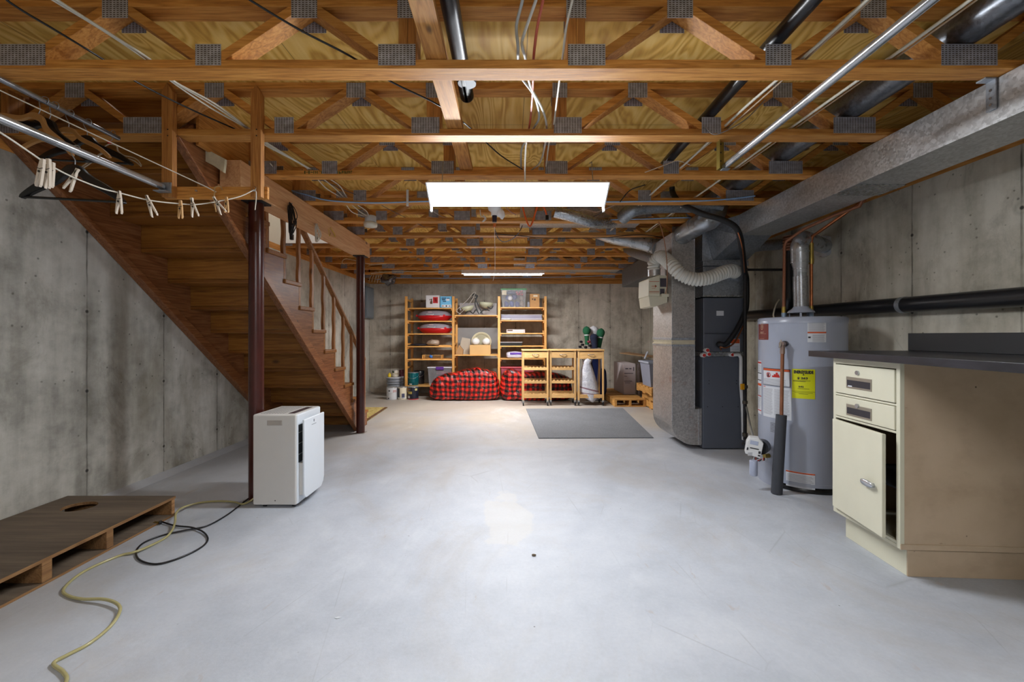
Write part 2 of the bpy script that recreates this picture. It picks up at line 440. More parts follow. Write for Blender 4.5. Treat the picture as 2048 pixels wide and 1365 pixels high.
        return s.add(vs, fs, True)
    def build(s, name, mat=None, parent=None, bevel=0.0, label=None, cat=None, group=None, kind=None, origin=None, bseg=2):
        me = bpy.data.meshes.new(name)
        if parent is not None: org = ORG[parent.name]
        elif origin is not None: org = Vector(origin)
        elif kind == 'structure': org = Vector((0, 0, 0))
        else:
            xs = [p.x for p in s.v]; ys = [p.y for p in s.v]; zs = [p.z for p in s.v]
            org = Vector(((min(xs) + max(xs)) / 2, (min(ys) + max(ys)) / 2, min(zs)))
        me.from_pydata([tuple(p - org) for p in s.v], [], s.f)
        mats = s.mats if s.mats else [mat]
        for m in mats: me.materials.append(m)
        for p, a, mi in zip(me.polygons, s.sm, s.mi): p.use_smooth = a; p.material_index = mi if s.mats else 0
        bm = bmesh.new(); bm.from_mesh(me)
        bmesh.ops.recalc_face_normals(bm, faces=bm.faces); bm.to_mesh(me); bm.free()
        me.update()
        o = bpy.data.objects.new(name, me); COL.objects.link(o)
        if parent is not None: o.parent = parent
        else: o.location = org
        ORG[o.name] = org
        if bevel:
            md = o.modifiers.new('bevel', 'BEVEL'); md.width = bevel; md.segments = bseg; md.limit_method = 'ANGLE'; md.angle_limit = math.radians(50)
        tag(o, label, cat, group, kind)
        return o
def tag(o, label=None, cat=None, group=None, kind=None):
    if label: o['label'] = label
    if cat: o['category'] = cat
    if group: o['group'] = group
    if kind: o['kind'] = kind
    return o
def thing(name, loc, label, cat, group=None):
    o = bpy.data.objects.new(name, None); COL.objects.link(o); o.location = loc; o.empty_display_size = 0.1
    ORG[o.name] = Vector(loc)
    return tag(o, label, cat, group)
def copy_tree(o, loc=None, label=None, rotz=None, skip=()):
    c = o.copy(); COL.objects.link(c)
    if loc is not None: c.location = loc
    if rotz is not None: c.rotation_euler = (0, 0, rotz)
    if label: c['label'] = label
    for ch in list(o.children):
        d = ch.copy(); COL.objects.link(d); d.parent = c
        for g in list(ch.children):
            e = g.copy(); COL.objects.link(e); e.parent = d
    return c
def smooth_path(pts, n=6):
    "Catmull-Rom through points"
    P = [Vector(p) for p in pts]; P = [P[0] * 2 - P[1]] + P + [P[-1] * 2 - P[-2]]; out = []
    for i in range(1, len(P) - 2):
        for k in range(n):
            t = k / n; a, b, c, d = P[i - 1:i + 3]
            out.append(0.5 * ((2 * b) + (c - a) * t + (2 * a - 5 * b + 4 * c - d) * t * t + (3 * b - a - 3 * c + d) * t ** 3))
    out.append(P[-2]); return out
TXT = {}
def text_geo(body, size, align='CENTER', bold=0.0):
    cu = bpy.data.curves.new('t', 'FONT'); cu.body = body; cu.size = size; cu.align_x = align; cu.align_y = 'CENTER'; cu.offset = bold; cu.resolution_u = 2
    ob = bpy.data.objects.new('t', cu)
    me = ob.to_mesh(); vs = [v.co.copy() for v in me.vertices]; fs = [tuple(p.vertices) for p in me.polygons]
    ob.to_mesh_clear(); bpy.data.objects.remove(ob); bpy.data.curves.remove(cu)
    return vs, fs
def flat_text(mb, body, size, org, right, up, align='CENTER', bold=0.0, sx=1.0):
    vs, fs = text_geo(body, size, align, bold); org = Vector(org); right = Vector(right).normalized(); up = Vector(up).normalized()
    mb.add([org + right * v.x * sx + up * v.y for v in vs], fs)
# ================================================================== SETTING
XL, XR, YB, YF = -2.93, 2.86, 8.80, -2.6
ZT = 2.255          # top of the concrete
JB, JT = 2.33, 2.634  # truss bottom and top
SY0, SY1, SX = 2.56, 5.45, -1.91   # stairwell opening
def quadbox(name, mat, b, kind='structure', **kw):
    return MB().box(*b).build(name, mat, kind=kind, **kw)
quadbox('floor', M_FLOOR, (XL - .2, XR + .2, YF - .2, YB + .2, -0.12, 0))
quadbox('wall_left', M_WL, (XL - .2, XL, YF, YB + .2, 0, ZT))
quadbox('wall_right', M_WR, (XR, XR + .2, YF, YB + .2, 0, ZT))
quadbox('wall_back', M_WB, (XL, XR, YB, YB + .2, 0, ZT))
quadbox('wall_front', M_WB, (XL - .2, XR + .2, YF - .2, YF, 0, ZT))
c = MB()
c.box(XL - .2, XR + .2, YF - .2, SY0, JT, JT + .02); c.box(XL - .2, XR + .2, SY1, YB + .2, JT, JT + .02); c.box(SX, XR + .2, SY0, SY1, JT, JT + .02)
c.build('ceiling', M_PLY, kind='structure')
# sill plates and rim joists on the concrete
m = MB(); m.box(XL - .14, XL, YF, YB, ZT, JB); m.box(XL - .14, XL - .1, YF, YB, JB, JT); m.build('trim_1', W_TRUSSY, kind='structure')
m = MB(); m.box(XR, XR + .14, YF, YB, ZT, JB); m.box(XR + .10, XR + .14, YF, YB, JB, JT); m.build('trim_2', W_TRUSSY, kind='structure')
m = MB(); m.box(XL, XR, YB, YB + .14, ZT, JB); m.box(XL, XR, YB + .02, YB + .06, JB, JT); m.box(XL, XR, YF - .14, YF, ZT, JT); m.build('trim_3', W_TRUSS, kind='structure')
# painted walls of the stairwell above the concrete
M_DRY = plain('#dcd8cb', 0.8, 0, 0.03)
m = MB(); m.box(XL - .1, XL, 4.62, SY1 + .1, JB, 4.5); m.build('wall_stairwell_left', M_DRY, kind='structure')
m = MB(); m.box(XL - .1, XL, SY0 - .3, 4.6195, JB, 4.5); m.build('wall_stairwell_panel', W_STAIRR, kind='structure')
m = MB(); m.box(XL, SX, SY1, SY1 + .025, JB + .04, 4.5); m.build('wall_stairwell_far', plain('#e4e6e8', 0.8, 0, 0.03), kind='structure')
m = MB(); m.box(SX + .01, SX + .03, SY0, SY1, JT + .02, 4.5); m.build('wall_stairwell_right', plain('#d9cfb8', 0.8, 0, 0.03), kind='structure')
m = MB(); m.box(SX + .012, SX + .03, SY0, SY1, JB, JT + .02); m.build('trim_4', W_TRUSSY, kind='structure')
m = MB(); m.box(XL, SX, SY0 - .3, SY0 - .28, JT + .02, 4.5); m.box(XL - .1, SX + .03, SY0 - .3, SY1 + .1, 4.5, 4.55); m.build('ceiling_stairwell', M_DRY, kind='structure')
# sloping grout fillet along the left wall
m = MB(); m.prism([(XL, 0), (XL + .07, 0), (XL, .035)], 2.9, YB, 'Y'); m.build('baseboard_left', M_FLOOR, kind='structure')

# ================================================================== FLOOR TRUSSES
BN = [(-2.90, .11), (-2.11, .22), (-1.30, .11), (-.49, .16), (.325, .16), (1.148, .11), (1.968, .24), (2.80, .11)]
TN = [(-2.50, .11), (-1.70, .11), (-.888, .11), (-.445, .085), (.28, .085), (.726, .11), (1.556, .11), (2.36, .11)]
def make_truss(x0, x1, label):
    t = thing('floor_truss', (0, 0, JB), label, 'floor truss', 'open web floor trusses under the plywood')
    D = 0.089
    MB().box(x0, x1, 0, D, JB, JB + .038).build('bottom_chord', W_TRUSS, t, 0.002)
    MB().box(x0, x1, 0, D, JT - .038, JT).build('top_chord', W_TRUSS, t, 0.002)
    zb, zt = JB + .038, JT - .038
    pairs = [(-2.90, -2.50), (-2.11, -2.50), (-2.11, -1.70), (-1.30, -1.70), (-1.30, -.888), (-.49, -.888), (.325, .726), (1.148, .726), (1.148, 1.556), (1.968, 1.556), (1.968, 2.36), (2.80, 2.36)]
    for b, a in pairs:
        if min(a, b) < x0 - .02 or max(a, b) > x1 + .02: continue
        s = 1 if a > b else -1
        p0 = Vector((b + s * .035, D / 2, zb)); p1 = Vector((a - s * .035, D / 2, zt))
        d = (p1 - p0).normalized(); n = Vector((-d.z, 0, d.x)) * .019
        q = []
        for sg in (-1, 1):
            o = p0 + n * sg; k0 = (zb - o.z) / d.z; k1 = (zt - o.z) / d.z
            q.append((o + d * k0, o + d * k1))
        poly = [(q[0][0].x, zb), (q[0][1].x, zt), (q[1][1].x, zt), (q[1][0].x, zb)]
        MB().prism(poly, 0.0, D, 'Y').build('web', W_TRUSS, t, 0.0015)
    for xc in (-.445, .28):
        for dx in (-.0195, .0195):
            MB().box(xc + dx - .019, xc + dx + .019, 0, D, zb, zt).build('web', W_TRUSSZ, t, 0.0015)
    if x0 > -2.5: MB().box(x0 + .01, x0 + .09, 0, D, zb, zt).build('web', W_TRUSSZ, t)
    else:
        MB().box(x0 + .005, x0 + .043, 0, D, zb, zt).build('web', W_TRUSSZ, t)
    MB().box(x1 - .043, x1 - .005, 0, D, zb, zt).build('web', W_TRUSSZ, t)
    for xb, wd in BN + ([(x0 + .12, .2)] if x0 > -2.5 else []):
        if xb - wd / 2 < x0: xb = x0 + wd / 2
        if xb < x0 or (x0 > -2.5 and xb < x0 + .2 and wd != .2): continue
        for y in (-.0025, D + .0005):
            MB().box(xb - wd / 2, xb + wd / 2, y, y + .002, JB + .012, JB + .103).build('gusset_plate', M_PLATE, t)
    for xb, wd in TN:
        if xb < x0 + .1: continue
        for y in (-.0025, D + .0005):
            MB().box(xb - wd / 2, xb + wd / 2, y, y + .002, JT - .088, JT - .004).build('gusset_plate', M_PLATE, t)
    return t
TY = [1.826 + .61 * k for k in range(12)]
ORD = ['nearest', 'second', 'third', 'fourth', 'fifth', 'sixth', 'seventh', 'eighth', 'ninth', 'tenth', 'eleventh', 'farthest']
full = make_truss(XL + .0, XR, 'nearest wooden floor truss, crossing the whole top of the photo'); full.location.y = TY[0]
cut = None
for k in range(1, 12):
    y = TY[k]
    if 3.0 < y < 5.4:
        lab = ORD[k] + ' floor truss from the camera, its left end on the thick stair beam'
        if cut is None: cut = make_truss(-1.90, XR, lab); cut.location.y = y
        else: copy_tree(cut, (0, y, JB), lab)
    else:
        lab = {1: 'second wooden floor truss from the camera, carrying the closet rods and the hanging wooden frame', 11: 'farthest wooden floor truss, right before the back concrete wall'}.get(k, ORD[k] + ' floor truss from the camera, spanning wall to wall behind the stairwell')
        copy_tree(full, (0, y, JB), lab)

# green ink stamp on the third truss
m = MB(); rnd = random.Random(4); tr3 = [o for o in bpy.data.objects if o.name.startswith('floor_truss') and abs(o.location.y - TY[2]) < .01][0]
x = -1.48
while x < -1.14:
    w_ = rnd.uniform(.006, .016)
    if rnd.random() < .8: m.box(x, x + .004, -.0012, .0003, JB + .012, JB + .032)
    if rnd.random() < .6: m.box(x, x + w_, -.0012, .0003, JB + .028, JB + .032)
    if rnd.random() < .5: m.box(x, x + w_, -.0012, .0003, JB + .012, JB + .016)
    if rnd.random() < .4: m.box(x, x + w_, -.0012, .0003, JB + .020, JB + .024)
    x += w_ + .005
ORG[tr3.name] = Vector((0, 0, JB)); m.build('ink_stamp', plain('#1f5a2c', .8), tr3)
# strongback plank lying on the bottom chords
MB().box(-.366, -.277, .9, 3.10, JB + .040, JB + .080).build('strongback_board', W_TRUSSY, bevel=.002, label='long flat pine board lying across the bottom chords, running toward the camera above', cat='board')
# beam and posts
m = MB(); m.box(-1.90, -1.76, 2.77, 5.30, 2.150, 2.328)
bm_ = m.build('ceiling_beam', W_BEAM, bevel=.004, label='thick fir carrying beam on two red posts beside the stairs', cat='beam')
m = MB(); m.box(-1.915, -1.902, 2.77, 5.30, 2.15, 2.17); m.build('beam_trim', W_BEAM, bm_)
def post(x, y, h, label, base=.003):
    t = thing('support_post', (x, y, 0), label, 'post', 'red steel support posts')
    m = MB(); m.lathe([(.0495, base), (.0495, h - .012)], (x, y, 0), 32); m.build('column', M_POST, t)
    MB().box(x - .07, x + .07, y - .07, y + .07, h - .012, h).build('cap_plate', M_IRON, t, .001)
    MB().box(x - .06, x + .06, y - .06, y + .06, 0, base).build('base_plate', plain('#8c8880', .9), t)
    return t
post(-1.846, 3.08, 2.150, 'near dark red steel post behind the white dehumidifier')
post(-1.83, 5.17, 2.150, 'far dark red steel post at the foot of the stairs')
# wooden blocks seen by the head of the stairs
MB().box(-1.995, -1.92, 2.70, 2.76, 2.10, 2.326).build('post_block', W_TRUSSZ, bevel=.002, label='short dark wood block hanging at the near end of the thick beam', cat='wood block')
m = MB(); m.prism([(p.x, p.z) for p in (at(393, 288, 2.66), at(450, 318, 2.66), at(447, 345, 2.66), at(425, 330, 2.66), at(405, 320, 2.66), at(393, 306, 2.66))], 2.66, 2.68, 'Y')
m.build('plaster_scrap', plain('#cfc6a8', .9, 0, .4, 12), label='torn off-white drywall scrap beside the near end of the beam', cat='drywall scrap')

# ================================================================== STAIRS
run, rise = .2563, .2083
def nz(k): return 3.605 + run * k, 1.867 - rise * k
def low(Y): return 1.666 - .8143 * (Y - 3.228)
st = thing('staircase', (-2.42, 5.3, 0), 'open brown pine staircase with wavy balusters, seen from underneath', 'staircase')
poly = []
for k in range(-3, 9):
    n0, _ = nz(k - 1); n1, z1 = nz(k)
    poly += [(n0 - .03, z1 - .035), (n1 - .03, z1 - .035)]
poly[0] = (SY0 + .0, poly[0][1])
poly = [(SY0, 2.325)] + poly if poly[0][1] < 2.325 else poly
yend = nz(8)[0] - .03
poly += [(yend, 0), (5.274, 0.0)]
poly += [(2.425, low(2.425)), (2.425, 2.325)]
pp = [p for i, p in enumerate(poly)]
for xa, xb in ((-2.925, -2.887), (-1.95, -1.912)):
    MB().prism(pp, xa, xb, 'X').build('stringer', W_STRING, st, .002)
def lowband(xa, xb):
    y0, y1 = 2.43, 5.27
    m = MB(); m.prism([(y0, low(y0)), (y1, low(y1) + .0), (y1, low(y1) + .17), (y0, low(y0) + .17 if low(y0) + .17 < 2.32 else 2.32)], xa, xb, 'X')
    return m
lowband(-1.9115, -1.896).build('stringer_cap', W_STRING, st, .002)
lowband(-2.8865, -2.855).build('stringer_cap', W_STRING, st, .002)
for k in range(-3, 9):
    n0, _ = nz(k - 1); n1, z1 = nz(k)
    MB().box(-2.925, -1.897, n0 - .028, n1, z1 - .035, z1).build('tread', W_STAIR, st, .006)
    zl = z1 - rise if k < 8 else 0.0
    MB().box(-2.925, -1.912, n1 - .029, n1 - .009, max(zl, 0.0) + .0005, z1 - .0355).build('riser', W_STAIRR, st, .001)
MB().box(-2.925, -1.912, nz(-4)[0] + .0, nz(-4)[0] + .02, nz(-3)[1], 2.63).build('riser', W_STAIRR, st)
def railz(Y): return 2.159 - .7845 * (Y - 3.98)
for k in range(-2, 9):
    n0, _ = nz(k - 1); _, z1 = nz(k); Yc = n0 + .005
    zt = railz(Yc) - .035; H = zt - z1; left = []; right = []
    for i in range(25):
        u = i / 24; z = z1 + u * H
        a = 0.006 * math.sin((u - .28) * math.pi * 2 * 3.0) if .28 < u < .95 else 0
        wv = .023 if u < .28 else .019
        left.append((Yc - wv - a, z)); right.append((Yc + wv - a * .4, z))
    right[-1] = (right[-1][0], right[-1][1] - .03); 
    MB().prism(left + right[::-1], -1.948, -1.922, 'X').build('baluster', W_BAL, st, .0015)
m = MB(); y0, y1 = 2.9, 5.60
m.prism([(y0, railz(y0)), (y1, railz(y1)), (y1, railz(y1) - .036), (y0, railz(y0) - .036)], -1.965, -1.913, 'X')
m.build('handrail', W_BAL, st, .006)
m = MB(); m.prism([(5.56, .01), (5.605, .01), (5.605, railz(5.6) - .03), (5.56, railz(5.56) - .03)], -1.955, -1.92, 'X'); m.build('newel_post', W_BAL, st, .003)
# doormat at the foot of the stairs
def rug(name, corners, h, mat, label, cat):
    m = MB(); b = [Vector((p.x, p.y, 0.001)) for p in corners]; tpp = [Vector((p.x, p.y, h)) for p in corners]
    m.add(b + tpp, [(3, 2, 1, 0), (4, 5, 6, 7)] + [(i, (i + 1) % 4, 4 + (i + 1) % 4, 4 + i) for i in range(4)])
    return m.build(name, mat, bevel=.002, label=label, cat=cat)
t = NT('patterned_doormat'); v = t.coords('Object'); n = t.voro(v, 22); 
gm = t.done(t.ramp(t.math('ADD', t.math('MULTIPLY', n, .8), t.math('MULTIPLY', t.noise(v, 60), .4)), [(.25, '#4a4020'), (.42, '#a08c4c'), (.8, '#b6a468')]), .95)
rg = rug('doormat', [Vector((-2.75, 5.86, 0)), Vector((-1.98, 5.86, 0)), Vector((-2.02, 6.95, 0)), Vector((-2.75, 6.95, 0))], .012, gm, 'tan patterned doormat with a brown rim at the foot of the stairs', 'doormat')
for o_ in [MB().add([Vector((-1.98 - dx, y, z)) for (dx, y) in ((0, 5.86), (.04, 5.86), (.08, 6.95), (.04, 6.95)) for z in (.0015, .0135)], [(0, 2, 4, 6), (1, 7, 5, 3), (0, 1, 3, 2), (2, 3, 5, 4), (4, 5, 7, 6), (6, 7, 1, 0)])]:
    o_.build('mat_border', plain('#5c3a22', .9), rg)
# grey carpet mat
t = NT('grey_carpet'); v = t.coords('Object'); n = t.noise(v, 140, 3, .8); n2 = t.noise(v, 3, 3)
t.bump(n, .7, .006)
cm = t.done(t.mix(1.0, t.ramp(n, [(.3, '#60646c'), (.7, '#8e9299')]), t.ramp(n2, [(.3, .88), (.7, 1.0)]), 'MULTIPLY'), .95)
rug('carpet_mat', [fl(1077, 878), fl(1307, 877), fl(1246, 818), fl(1052, 819)], .010, cm, 'flat grey carpet mat lying on the concrete before the carts', 'carpet mat')

# ================================================================== SHOP LIGHTS
def shop_light(c, ang, label, clips=True, halfw=.095, depth=.085, L=1.22, tw=.012):
    t = thing('shop_light', c, label, 'shop light', 'hanging fluorescent shop lights')
    # section in (u across, w up) plane, rotated by ang about X
    R = Matrix.Translation(Vector(c)) @ Matrix.Rotation(ang, 4, 'X')
    sec = [(-halfw, 0), (-.045, depth), (.045, depth), (halfw, 0)]; th = .003
    outer = [(-halfw - .002, 0), (-.047, depth + th), (.047, depth + th), (halfw + .002, 0)]
    m = MB(); m.prism(sec + outer[::-1], -L / 2, L / 2, 'X', R); m.build('reflector', M_REFL, t)
    for sx in (-1, 1):
        m = MB(); x = sx * L / 2
        m.prism([(-halfw - .006, -.004), (-.05, depth + .006), (.05, depth + .006), (halfw + .006, -.004)], min(x, x + sx * .008), max(x, x + sx * .008), 'X', R)
        m.build('end_plate', M_REFL, t)
        if clips: m = MB(); m.prism([(halfw - .02, .0), (halfw + .008, .0), (halfw + .012, -.05), (halfw + .0, -.05)], min(x, x - sx * .012), max(x, x - sx * .012), 'X', R); m.build('end_clip', M_REFL, t)
        for u in (-.045, .045):
            m = MB(); m.box(min(x - sx * .03, x - sx * .004), max(x - sx * .03, x - sx * .004), u - .012, u + .012, .012, .05, R); m.build('tube_socket', M_WHITE, t)
    for u in (-.045, .045):
        m = MB(); m.tube([R @ Vector((-L / 2 + .03, u, tw)), R @ Vector((L / 2 - .03, u, tw))], .0165, 12); m.build('fluorescent_tube', M_TUBE, t)
    return t
s1 = shop_light((.045, 2.925, 2.15), math.radians(-36), 'large glaring two-tube shop light hanging at the middle of the ceiling')
s2 = shop_light((-.12, 6.40, 2.115), math.radians(7), 'smaller distant fluorescent tube light before the back wall', False, .075, .055, tw=-.008)
for (cx, y, zt_, s_) in ((.045, 2.925, 2.235, s1), (-.12, 6.58, 2.205, s2)):
    for dx in (-.52, .52):
        m = MB(); m.tube([(cx + dx, y, zt_ - .02), (cx + dx, y + .05, 2.40), (cx + dx, y + .13, 2.42)], .003, 6); m.build('hanging_chain', M_GALV, s_)
s3 = shop_light((.1, -1.15, 2.25), math.radians(8), 'fluorescent shop light hanging nearer than the photo shows', False, .095, .085)
# ================================================================== RIGHT SIDE: DUCTS, FURNACE, HEATER
dt = thing('trunk_duct', (2.315, 2.0, 2.13), 'long rectangular galvanized trunk duct running along the top of the right wall', 'duct')
MB().box(2.16, 2.47, -2.4, 4.02, 2.130, 2.328).build('duct_body', M_GALV, dt, .003)
MB().box(2.153, 2.1605, -2.4, 4.02, 2.125, 2.14).build('seam_flange', M_GALV, dt)
m = MB(); m.mat(M_FOILW); m.box(2.155, 2.475, 2.66, 2.86, 2.1245, 2.1295); m.build('foil_tape', M_FOILW, dt)
b = thing('hanger_strap', (2.14, 1.97, 2.1), 'short perforated steel strap screwed to the near end of the trunk duct', 'strap')
p0 = at(1935, 152, 1.93); 
MB().box(2.150, 2.156, 1.885, 1.925, 2.19, 2.328).build('strap', M_GALVD, b, .001)
MB().box(2.105, 2.156, 1.885, 1.925, 2.322, 2.329).build('strap_tab', M_GALVD, b, .001)
for z in (2.215, 2.245, 2.28): MB().cyl((2.1505, 1.905, z), (2.148, 1.905, z), .006, 10).build('screw', M_CHROME, b)

# transition boxes over the furnace
pl_ = thing('supply_plenum', (2.2, 4.6, 1.59), 'dark galvanized plenum stacked on the furnace, joining the trunk duct', 'plenum')
MB().box(2.0, 2.44, 4.42, 5.08, 1.585, 1.90).build('plenum_box', M_GALVD, pl_, .003)
MB().box(1.99, 2.45, 4.41, 5.09, 1.585, 1.60).build('foil_tape', M_FOILW, pl_)
MB().box(1.99, 2.46, 4.40, 5.09, 1.905, 1.955).build('plenum_flange', M_GALVD, pl_, .003)
m = MB(); m.prism([(1.99, 1.956), (2.46, 1.956), (2.46, 2.13), (2.47, 2.32), (1.99, 2.32)], 4.42, 5.08, 'Y'); m.build('plenum_top', M_GALVD, pl_, .003)
m = MB(); v_ = [Vector(p) for p in ((2.161, 4.025, 2.131), (2.469, 4.025, 2.131), (2.46, 4.415, 1.97), (2.10, 4.415, 1.97), (2.161, 4.025, 2.327), (2.469, 4.025, 2.327), (2.46, 4.415, 2.32), (2.0, 4.415, 2.32))]
m.add(v_, [(0, 1, 2, 3), (4, 7, 6, 5), (0, 3, 7, 4), (1, 5, 6, 2), (0, 4, 5, 1), (3, 2, 6, 7)]); m.build('transition', M_GALVD, pl_, .002)

fu = thing('furnace', (2.2, 4.7, 0), 'tall dark grey furnace cabinet standing left of the water heater', 'furnace')
MB().box(1.985, 2.425, 4.40, 5.10, .012, .965).build('lower_cabinet', M_FURN, fu, .006)
MB().box(1.995, 2.42, 4.405, 5.10, 1.012, 1.575).build('upper_cabinet', M_FURN, fu, .006)
MB().box(1.98, 2.415, 4.398, 5.10, .966, 1.011).build('foil_band', M_FOILW, fu, .002)
MB().box(2.005, 2.41, 4.395, 4.404, 1.20, 1.203).build('panel_seam', M_BLACK, fu)
for (x, y) in ((1418, 762), (1418, 768), (1473, 762), (1473, 768), (1415, 814), (1445, 814), (1476, 814)):
    p = at(x, y, 4.399); MB().cyl(p, p - Vector((0, .002, 0)), .005, 10).build('screw_hole', M_BLACK, fu)
def plate_on(name, p, wd, h, mat, parent, off=.002, y=4.399):
    return MB().box(p.x - wd / 2, p.x + wd / 2, y - off, y, p.z - h / 2, p.z + h / 2).build(name, mat, parent)
M_PAPER = plain('#cfd3da', .7, 0, .05); M_ORG = plain('#c8501c', .6, 0, .05); M_INK = plain('#2b2c33', .7, 0, .05); M_RED = plain('#b8261e', .5, 0, .05)
M_INKL = plain('#9a9ca3', .7, 0, .05)
plate_on('rating_label', at(1440, 627, 4.404), .075, .05, M_PAPER, fu, .002, 4.404)
pp_ = plate_on('warning_label', at(1470, 691, 4.404), .10, .135, M_PAPER, fu, .002, 4.404)
m = MB(); q = at(1470, 691, 4.4); m.box(q.x - .048, q.x + .048, 4.4005, 4.4018, q.z + .02, q.z + .064); m.build('warning_band', M_ORG, pp_)
m = MB()
for i in range(3): m.box(q.x - .04, q.x + .04, 4.4003, 4.4018, q.z - .015 - i * .016, q.z - .011 - i * .016)
m.build('warning_text', M_INKL, pp_)
# white ended drain fittings with red caps, black refrigerant line set
for i, (x, y) in enumerate(((1414, 701), (1407, 711), (1417, 709), (1464, 710))):
    p = at(x, y, 4.37); MB().cyl(p + Vector((0, .04, 0)), p - Vector((0, .012, 0)), .022, 14).build('pipe_stub', M_WHITE, fu); MB().cyl(p - Vector((0, .012, 0)), p - Vector((0, .022, 0)), .016, 14).build('red_cap', M_RED, fu)
pts = [at(1466, 711, 4.36), at(1476, 710, 4.36), at(1480, 713, 4.36), at(1482, 722, 4.36), at(1482, 770, 4.36), at(1485, 812, 4.36), at(1487, 880, 4.36)]
MB().tube(smooth_path(pts, 4), .017, 12).build('condensate_pipe', M_WHITE, origin=fl(1487, 882), label='white plastic condensate pipe beside the furnace front', cat='pipe')
ls = thing('line_set', at(1440, 690, 4.38), 'thick black insulated refrigerant line plugged into the furnace front', 'pipe')
MB().tube(smooth_path([at(1440, 692, 4.40), at(1438, 688, 4.33), at(1452, 688, 4.31), at(1470, 665, 4.31), at(1487, 632, 4.33), at(1493, 610, 4.35), at(1493, 560, 4.35), at(1489, 540, 4.2), at(1484, 500, 3.85), at(1479, 470, 3.72), at(1468, 452, 3.68), at(1440, 438, 3.68), at(1405, 428, 3.7), at(1370, 412, 3.75), at(1352, 397, 3.85), at(1345, 384, 3.95), at(1344, 374, 3.95)], 6), .025, 12).build('insulation', plain('#121317', .55), ls)
MB().tube(smooth_path([at(1442, 700, 4.36), at(1441, 694, 4.33), at(1452, 696, 4.32), at(1470, 684, 4.33), at(1490, 645, 4.35)], 5), .008, 8).build('copper_line', M_COPPER, ls)
MB().tube(smooth_path([at(1475, 462, 3.68), at(1481, 480, 3.72), at(1486, 505, 3.83), at(1489, 545, 4.15)], 5), .006, 8).build('copper_line', M_COPPER, ls)

# return air duct: vertical drop with rounded elbow into the furnace
rd = thing('return_duct', (1.78, 4.7, .02), 'big galvanized return duct dropping to a rounded elbow beside the furnace', 'duct')
R_ = .235
def drop(x0, x1, z0, z1, elbow):
    pts = [(x0, z1), (x0, z0 + R_)] + [(x0 + R_ - R_ * math.cos(a), z0 + R_ - R_ * math.sin(a)) for a in [i * math.pi / 2 / 10 for i in range(1, 11)]]
    return pts
outer = [(1.665, 1.08)] + [(1.665 + .235 - .235 * math.cos(a), .045 + .235 - .235 * math.sin(a)) for a in [i * math.pi / 20 for i in range(0, 11)]] + [(1.975, .045), (1.975, .42), (1.90, .42), (1.90, 1.08)]
MB().prism(outer, 4.405, 4.985, 'Y').build('lower_elbow', M_GALVR, rd, .003)
MB().box(1.665, 1.90, 4.40, 4.98, 1.15, 2.25).build('upper_drop', M_GALVR, rd, .003)
MB().box(1.975, 1.984, 4.42, 4.97, .05, .425).build('collar_flange', M_GALV, rd)
MB().box(1.938, 1.946, 4.397, 4.99, .05, .423).build('collar_bead', M_GALV, rd)
m = MB(); m.box(1.66, 1.905, 4.395, 4.985, 1.135, 1.16); m.box(1.66, 1.905, 4.395, 4.985, 1.07, 1.09); m.build('clamp_rail', M_GALVD, rd, .002)
m = MB(); m.prism([(1.655, 1.09), (1.905, 1.09), (1.895, 1.115), (1.908, 1.135), (1.66, 1.135), (1.678, 1.112)], 4.392, 4.988, 'Y'); m.build('canvas_joint', plain('#cdc6ae', .8, 0, .15, 15), rd, .002)
m = MB(); m.box(1.895, 1.903, 4.396, 4.402, .42, 2.2); m.box(1.663, 1.670, 4.396, 4.402, .3, 2.2); m.build('corner_seam', M_GALV, rd)
for (x, y) in ((1344, 505), (1383, 505), (1350, 686), (1380, 686), (1388, 610), (1360, 560)):
    p = at(x, y, 4.4); MB().cyl(p, p - Vector((0, .004, 0)), .006, 8).build('rivet', M_GALV, rd)

# humidifier on the return duct
hu = thing('humidifier', (1.56, 4.65, 1.5), 'cream bypass humidifier box hung on the big galvanized duct', 'humidifier')
m = MB(); m.prism([(1.663, 1.53), (1.663, 1.82), (1.56, 1.83), (1.56, 1.51)], 4.52, 4.86, 'Y'); m.build('housing', M_CREAM, hu, .006)
m = MB(); m.prism([(1.575, 1.60), (1.575, 1.825), (1.46, 1.79), (1.455, 1.60)], 4.50, 4.86, 'Y'); m.build('cover', M_CREAM, hu, .008)
m = MB(); m.prism([(1.66, 1.535), (1.66, 1.60), (1.46, 1.60), (1.475, 1.49), (1.52, 1.485)], 4.505, 4.86, 'Y'); m.build('drip_tray', M_CREAM, hu, .006)
m = MB(); m.box(1.585, 1.65, 4.512, 4.522, 1.70, 1.79); m.box(1.585, 1.63, 4.512, 4.522, 1.62, 1.68); m.build('dark_window', plain('#46404a', .3), hu)
M_ORS = plain('#b5562f', .6, 0, .05)
m = MB(); m.box(1.463, 1.57, 4.4985, 4.501, 1.752, 1.757); m.box(1.463, 1.57, 4.4985, 4.501, 1.645, 1.650); m.box(1.463, 1.57, 4.4985, 4.501, 1.633, 1.636)
m.box(1.49, 1.54, 4.4985, 4.501, 1.703, 1.708); m.prism([(1.545, 1.705), (1.525, 1.72), (1.525, 1.69)], 4.4985, 4.501, 'Y'); m.box(1.49, 1.53, 4.4985, 4.501, 1.682, 1.685); m.build('orange_marking', M_ORS, hu)
m = MB(); m.cyl((1.555, 4.62, 1.825), (1.555, 4.62, 1.90), .066, 24); m.build('duct_collar', M_GALV, hu)
p = at(1331, 590, 4.5); MB().box(p.x - .045, p.x + .045, 4.485, 4.505, p.z - .02, p.z + .012).build('solenoid_valve', M_CREAM, hu, .004)
